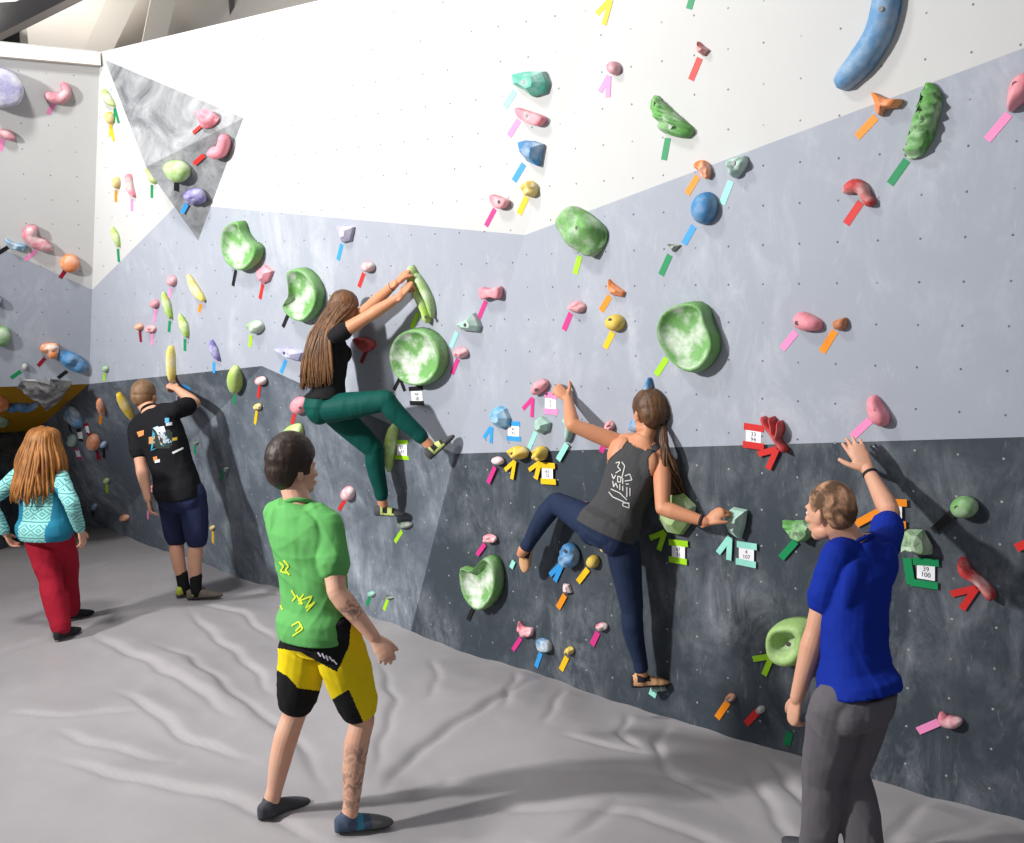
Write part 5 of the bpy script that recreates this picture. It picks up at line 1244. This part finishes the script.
def mth(op, a, b_=None, cl=False):
    n = N(nt, 'ShaderNodeMath', operation=op, use_clamp=cl)
    for i, v in enumerate((a, b_)):
        if v is None: continue
        if isinstance(v, (int, float)): n.inputs[i].default_value = v
        else: nt.links.new(v, n.inputs[i])
    return n.outputs[0]
ax = mth('ABSOLUTE', mth('SUBTRACT', mth('FRACT', mth('MULTIPLY', sp.outputs['X'], 9.0)), .5)); az = mth('ABSOLUTE', mth('SUBTRACT', mth('FRACT', mth('MULTIPLY', sp.outputs['Z'], 9.5)), .5))
dm = mth('ADD', ax, mth('MULTIPLY', az, 1.3)); rg = mth('ABSOLUTE', mth('SUBTRACT', mth('FRACT', mth('MULTIPLY', dm, 3.2)), .5))
ptn = mth('MULTIPLY', mth('LESS_THAN', rg, .15), mth('LESS_THAN', az, .36)); ln = mth('GREATER_THAN', az, .465); pt = mth('MAXIMUM', ptn, ln)
base = mix(nt, noise_tex(nt, 12, 3), srgb(120, 190, 186), srgb(152, 208, 202)); nt.links.new(mix(nt, mth('MULTIPLY', pt, .8), base, srgb(56, 104, 112)), b.inputs['Base Color'])
M_J2 = cloth_mat('plain_teal_fleece', (40, 118, 146))
def jz(c):
    q = c - R_.pelvis; x = q.dot(R_.sd(.3)); return 1 if abs(x) > .105 and q.z < .33 and abs(x) < .20 and (c - R_.elR).length > .12 and (c - R_.elL).length > .12 and q.z < .42 - (abs(x) - .1) * 1.5 else 0
tee(R_, 'jacket', [M_J, M_J2], -.14, 1.92, .026, .6, .012, (.007, 26, (.2, 0, 1), 12), jz, voxel=.008)
M_RD = cloth_mat('red_cotton', (150, 28, 46), .14)
legs_wear(R_, 'trousers', M_RD, .12, 1.95, .012, .026, .034, None, (.006, 20, (.3, .1, .8), 21), .008, .008)
M_BKS = plain('black_suede', (34, 32, 36), .8)
for an, to in ((R_.anL, R_.toeL), (R_.anR, R_.toeR)): shoe('shoe', an, to, V3((0, 0, 1)), s, [M_BKS, M_SOLE], root, voxel=.006)
M_AUB = hair_mat('auburn_hair', (92, 50, 20), (178, 118, 54), .7)
hair_cap(R_, M_AUB, .020, 0, -.02)
def auburn(rr, t):
    a = math.radians(-125 + 250 * t + rr.uniform(-8, 8)); r = R_.hr * math.sin(a) - R_.hf * math.cos(a); k = rr.uniform(.8, 1.0)
    A = R_.head + (R_.hu * (.138 + .006 * math.cos(a * 2)) + r * .02) * s; A2 = R_.head + (R_.hu * .108 + r * .088) * s; Bp = R_.head + (R_.hu * .03 + r * .122 * k - R_.hf * .012) * s
    C = R_.head + (R_.hu * -.11 + r * .165 * k - R_.hf * .02 + R_.hr * rr.uniform(-.02, .02)) * s; D = R_.head + (R_.hu * (-.20 - .10 * max(0, math.cos(a)) - rr.uniform(0, .03)) + r * (.215 * (1 - .35 * abs(math.sin(a)))) + R_.hr * (rr.uniform(-.03, .03) + .02 * math.sin(a) + -.005) - R_.hf * .035) * s
    E_ = D + (R_.hu * -rr.uniform(.03, .08) * (1.1 if abs(math.sin(a)) < .7 else .6) + R_.hr * rr.uniform(-.02, .02)) * s
    return [A, A2, Bp, C, D, E_]
strands(R_, None, auburn, None, M_AUB, 150, .0125 * s, 'long_hair', 4)

# ---- long-haired climber in black top and green leggings
C = Fig(); C.fem = True; C.s = .97; s = C.s
yb = wallY(322, 412)
C.pelvis = W(328, 408, 7.02); C.neck = J(331, 328, C.pelvis, TL * s, -1)
C.hip_r = V3((.12, -.98, .02)); C.sh_r = V3((-.02, -.98, -.10)); C.head = J(345, 309, C.neck, NK * s, 1)
C.face = V3((.82, .25, -.52)); C.head_up = V3((.45, .1, .88))
ha = wallY(404, 276)
C.wrR = W(401, 296, ha - .17); C.wrL = W(396, 283, ha - .13); C.elRh = V3((.1, -.3, -.8)); C.elLh = V3((.1, .6, -.6))
C.shR = C.neck - V3((0, 0, .055)) + C.sh_r.normalized() * .145 * s + V3((.05, 0, .02)); C.shL = C.neck - V3((0, 0, .045)) - C.sh_r.normalized() * .145 * s + V3((.06, 0, .02))
C.anR = W(430, 446, wallY(440, 446) - .14); C.legk = 1.07; C.anL = W(383, 506, wallY(392, 520) - .17)
C.toeR = (W(457, 433, wallY(457, 433) - .04) - W(431, 456, wallY(440, 446) - .13)); C.toeL = (W(409, 523, wallY(409, 523) - .06) - W(372, 525, C.anL.y)); C.knRh = V3((.5, -.35, .9)); C.knLh = V3((1, -.1, .3)); C.base_z = C.anL.z - .09
pose(C); dbg('climber1', C)
C.hands = [(C.wrR, W(409, 285, ha - .13) - C.wrR, V3((.55, .55, -.45)), V3((-.4, -.2, .8)), s * 1.12, (.9, .9, .9, .9), .04, .35, .6),
           (C.wrL, W(406, 273, ha - .10) - C.wrL, V3((.55, .45, -.5)), V3((-.3, -.4, .8)), s * 1.12, (.9, .9, .9, .9), .04, .35, .6)]
root = make_figure(C, M_SKIN_T, 'climber with long straight brown hair in black top and dark green leggings', None, .0055)
M_BTOP = cloth_mat('black_jersey', (30, 29, 31), .15); tee(C, 'top', M_BTOP, .14, .30, .012, .35, .008, (.005, 30, (.3, 0, 1), 14), sl_r=.062, voxel=.007)
M_GL = cloth_mat('dark_green_stretch', (10, 72, 64), .08, 6, .6); legs_wear(C, 'leggings', M_GL, .16, 1.80, .011, .015, .013, None, None, .006, .010)
M_BR = hair_mat('long_brown_hair', (44, 27, 17), (140, 98, 62)); hair_cap(C, M_BR, .013, 0, -.02)
def longhair(rr, t):
    a = math.radians(-95 + 205 * t); r = C.hr * math.sin(a) - C.hf * math.cos(a)
    A = C.head + (C.hu * .095 + C.hf * .02 + r * .02) * s; Bp = C.head + (C.hu * .02 + r * .098) * s
    back = V3((-1, 0, 0)); side = C.hr
    u_ = rr.uniform(0, 1) if t > .5 else rr.uniform(0, .4); yd = C.neck.y - .185 if t > .5 else C.neck.y - .10 + .1 * (1 - t)
    tip = W(301 + 33 * u_ + rr.uniform(-2, 2), 386 + rr.uniform(-9, 5) - 6 * u_, yd + .02 * rr.random())
    M1 = W(313 + 17 * u_, 333, yd + .02); M2 = W(304 + 27 * u_, 360, yd)
    return [A, Bp, M1 + V3((rr.uniform(-.015, .015), 0, 0)), M2 + V3((rr.uniform(-.015, .015), 0, 0)), tip]
strands(C, None, longhair, None, M_BR, 170, .011, 'long_hair', 6)
bm = bmesh.new()
blob(bm, C.head + (C.hu * .085 - C.hf * .085) * s, C.hr * .022, C.hf * .018, C.hu * .018); bm_place('hair_clip', bm, M_BR, root)
M_PALE = cloth_mat('pale_green_suede', (186, 200, 120)); M_DK = plain('grey_black_rubber', (70, 70, 72), .65)
zc = lambda q: 1 if q[0] > .15 or q[0] < .045 else (2 if (int((q[0] + .01) / .035) % 2 == 0 and q[2] > .03) else 0)
for an, to, u_ in ((C.anR, C.toeR, C.knR - C.anR), (C.anL, C.toeL, V3((0, 0, 1)))): shoe('shoe', an, to, u_, s, [M_PALE, M_DK, M_BKS], root, length=.235, zone=zc, voxel=.0055)
band('bracelet', lerp(C.wrL, C.elL, .14), C.elL - C.wrL, .031 * s, .006, M_BKS, root)

# ---- braided climber in grey tank top
D = Fig(); D.fem = True; D.s = .99; D.headk = 1.09; s = D.s
D.pelvis = W(609, 532, wallY(609, 532) - .27); D.neck = J(646, 437, D.pelvis, TL * s, -1)
D.hip_r = V3((.78, -.60, -.28)); D.sh_r = V3((.76, -.60, -.30)); D.head = J(649, 411, D.neck, NK * s, 1); D.face = V3((-.42, .85, -.22)); D.head_up = V3((-.05, .2, 1))
D.wrL = W(568, 399, wallY(568, 399) - .08); D.elLh = V3((-.1, -.8, -.45)); D.wrR = W(706, 522, wallY(706, 522) - .17); D.elRh = V3((-.5, -.5, -.8))
D.anL = W(523, 551, wallY(523, 551) - .22); D.anR = W(642, 675, wallY(642, 675) - .15)
D.toeL = V3((-.08, .30, -.9)); D.toeR = V3((.85, .15, -.10)); D.knLh = V3((-.35, .8, .55)); D.knRh = V3((.3, .6, 0)); D.base_z = D.anR.z - .09
pose(D); dbg('climber2', D)
D.hands = [(D.wrL, W(557, 389, wallY(557, 389) - .09) - D.wrL, V3((.1, .9, -.4)), V3((.5, .1, .8)), s, (.35, .4, .45, .5), .12, .9, .2),
           (D.wrR, W(722, 511, wallY(722, 511) - .12) - D.wrR, V3((.3, .7, -.65)), V3((-.4, .1, -.9)), s, (.35, .4, .45, .5), .05, .5, .5)]
root = make_figure(D, M_SKIN_T, 'climber with a brown braid in dark grey tank top and navy leggings', None, .005)
M_TK = cloth_mat('charcoal_jersey', (66, 66, 68), .10, 30)
bm = bmesh.new(); garment_torso(bm, D, -.01, .94, .009, .35, .016)
for q, sh in ((1, D.shR), (-1, D.shL)):
    ring_tube(bm, [D.neck - D.up * .02 * s, lerp(D.neck, sh, .5) + D.up * .005 * s, lerp(D.neck, sh, .8)], [.050 * s, .052 * s, .053 * s], 14)
    blob(bm, D.T(.68) + D.sd(.7) * q * .065 * s + D.fw(.7) * .085 * s, D.sd(.7) * .066 * s, D.fw(.7) * .058 * s, D.up * .066 * s)
    blob(bm, D.T(.80) + D.sh_r.normalized() * q * .09 * s - D.cf * .065 * s, D.sh_r.normalized() * .076 * s, D.cf * .041 * s, D.up * .096 * s)
def tz(c):
    q = c - D.pelvis; t = q.dot(D.up) / (D.neck - D.pelvis).length; x = abs(q.dot(D.sd(t))) / s
    lim = .20 if t < .66 else .155 - (min(t, .86) - .66) * .32
    d = lim - x
    if t > .97: d = min(d, (1.01 - t) * .3 + (x - .045))
    if t > .93: d = min(d, x - .047)
    return 0 if d > .007 else (1 if d > 0 else 2)
tk = finish(fuse(bm, .005, 3), 'tank_top', [M_TK, M_BKS, M_SKIN_T], root, tz, (.003, 22, (.6, .1, .8), 16))
legs_wear(D, 'leggings', cloth_mat('navy_stretch', (34, 45, 70), .10, 8, .7), .05, 1.90, .012, .009, .004, (lambda c: 0), None, .006, .008)
M_BH = hair_mat('braided_brown_hair', (44, 29, 20), (120, 84, 56)); hair_cap(D, M_BH, .014, 0, -.025)
def pony(rr, t):
    a0_ = D.head + (-D.hf * .085 + D.hr * .045 - D.hu * .045) * s; j = lambda k: V3((rr.uniform(-k, k), rr.uniform(-k, k) * .7, rr.uniform(-k, k) * .4))
    yh = D.neck.y - .14
    return [a0_ + j(.008), W(664, 444, yh) + j(.018), W(669, 465, yh) + j(.035), W(675, 488, yh + .03) + j(.05), W(678 + rr.uniform(-5, 4), 492 + rr.uniform(-4, 10), yh + .05) + j(.03)]
strands(D, None, pony, None, M_BH, 46, .0085, 'pony_tail', 8)
bm = bmesh.new()
for k in range(11):
    t = k / 10; a_ = math.radians(5 + 112 * t); p = D.head + D.hu * .02 + (D.hu * math.cos(a_) - D.hf * math.sin(a_) + D.hr * .42).normalized() * .117 * s * D.headk
    for q in (1, -1): blob(bm, p + D.hr * .010 * q, D.hr * .015 + D.hu * q * .006, D.hf * .016, D.hu * .013 - D.hr * q * .008)
bm_place('braid', bm, M_BH, root)
bm = bmesh.new(); pz = D.head + (-D.hf * .09 + D.hr * .046 - D.hu * .05) * s; ring_tube(bm, [pz + V3((0, 0, .008)), pz - V3((0, 0, .008))], [.018, .018], 12); bm_place('hair_tie', bm, M_BKS, root)
M_BUFF = cloth_mat('tan_suede_shoe', (206, 160, 118)); zb = lambda q: 2 if (.02 < q[0] < .10 and q[2] > .045) or q[0] < -.0 else (0 if q[2] > .02 else 1)
shoe('shoe', D.anL, D.toeL, nh, s, [M_BUFF, M_SOLE, M_BKS], root, length=.225, zone=zb); shoe('shoe', D.anR, D.toeR, V3((0, 0, 1)), s, [M_BUFF, M_SOLE, M_BKS], root, length=.235, zone=zb)
band('wristband', lerp(D.wrR, D.elR, .10), D.elR - D.wrR, .031 * s, .018, M_BKS, root)
M_WP = plain('pale_print', (196, 194, 190), .8)
wv = [[(616, 463), (620, 462), (618, 467), (621, 470), (616, 473)], [(622, 478), (625, 466), (622, 462)], [(625, 476), (630, 474), (632, 480), (625, 481)],
 [(612, 474), (614, 479), (616, 475)], [(618, 476), (618, 482), (621, 482), (621, 477), (618, 476)], [(623, 478), (623, 484)], [(626, 484), (629, 484)], [(613, 481), (614, 487), (616, 483), (618, 488)], [(620, 484), (620, 490)], [(623, 486), (623, 491)], [(627, 487), (627, 497)], [(630, 488), (630, 496)],
 [(609, 492), (613, 497), (624, 502), (629, 504)], [(611, 489), (620, 493), (627, 500)], [(623, 503), (629, 503), (629, 508), (623, 506), (623, 503)]]
prints(D, tk, M_WP, 'print', wv, 1.0, 2)
# dark binding of the tank top
# ---- man in blue t-shirt, arm raised
B = Fig(); B.fem = False; B.stand = 1.003; B.s = 1.05; s = B.s
B.pelvis = W(853, 700, 4.02); B.neck = W(857, 546, 4.22)
B.hip_r = V3((.84, .52, 0)); B.sh_r = V3((.80, .50, .22)); B.head = W(829, 513, 4.24); B.face = V3((-.60, .79, -.14)); B.wk = .88; B.shL = B.neck - V3((.72, .50, .13)) * .140 * s; B.head_up = V3((-.10, .12, 1))
B.shR = B.neck - V3((0, 0, .03)) + V3((.16, .14, -.01)) * s
B.wrR = W(868, 470, B.shR.y + .47); B.elRh = V3((.6, -.2, -.5)); B.wrL = W(797, 698, B.neck.y - .10); B.elLh = V3((-.4, -.9, 0))
fa = S(822, 4.1, 0); fb = S(866, 4.05, 0); B.anL = V3((fa.x - .0, fa.y + .06, matz(fa.x, fa.y) + .08)); B.anR = V3((fb.x, fb.y, matz(fb.x, fb.y) + .08))
B.toeL = V3((-.5, .85, 0)); B.toeR = V3((-.5, .85, 0)); B.knRh = V3((-.5, .85, 0)); B.knLh = V3((-.6, .85, 0)); B.base_z = 0
pose(B); dbg('blue', B)
B.hands = [(B.wrR, W(856, 449, B.wrR.y + .06) - B.wrR, V3((.15, .95, .0)), V3((-.9, 0, -.1)), s * 1.13, (.08, .06, .06, .1), .06, .7, .1),
           (B.wrL, V3((-.12, .12, -.95)), V3((.8, .3, 0)), V3((-.3, .9, 0)), s, (.35, .4, .5, .55), .05, .5, .4)]
root = make_figure(B, M_SKIN, 'balding man in royal blue t-shirt and grey trousers holding one arm up to the wall', None, .0045)
M_BL = cloth_mat('royal_blue_jersey', (16, 42, 140), .12, 8, .8); tee(B, 't_shirt', M_BL, .055, .58, .012, .45, .012, (.008, 16, (.6, .2, .8), 31), sl_r=.068, voxel=.0065); collar(B, M_BL)
M_GY = cloth_mat('grey_canvas', (96, 93, 98), .10); legs_wear(B, 'trousers', M_GY, .03, 2.0, .010, .022, .034, None, (.011, 17, (1, .35, .45), 17), .007, .008)
for an, to in ((B.anL, B.toeL), (B.anR, B.toeR)): shoe('shoe', an, to, V3((0, 0, 1)), s, [M_SH_D, M_SOLE], root, voxel=.006)
M_BALD, nt, b = new_mat('cropped_thinning_hair', 0.7, 0.15)
nt.links.new(mix(nt, ramp(nt, noise_tex(nt, 14, 4, .6, 'Object', None, .6), .42, .62), srgb(88, 66, 50), srgb(182, 138, 110)), b.inputs['Base Color']); hair_cap(B, M_BALD, .004, 0, -.012, noise_amp=.0015, voxel=.005)
band('wristband', lerp(B.wrR, B.elR, .10), B.elR - B.wrR, .034 * s, .014, M_BKS, root)
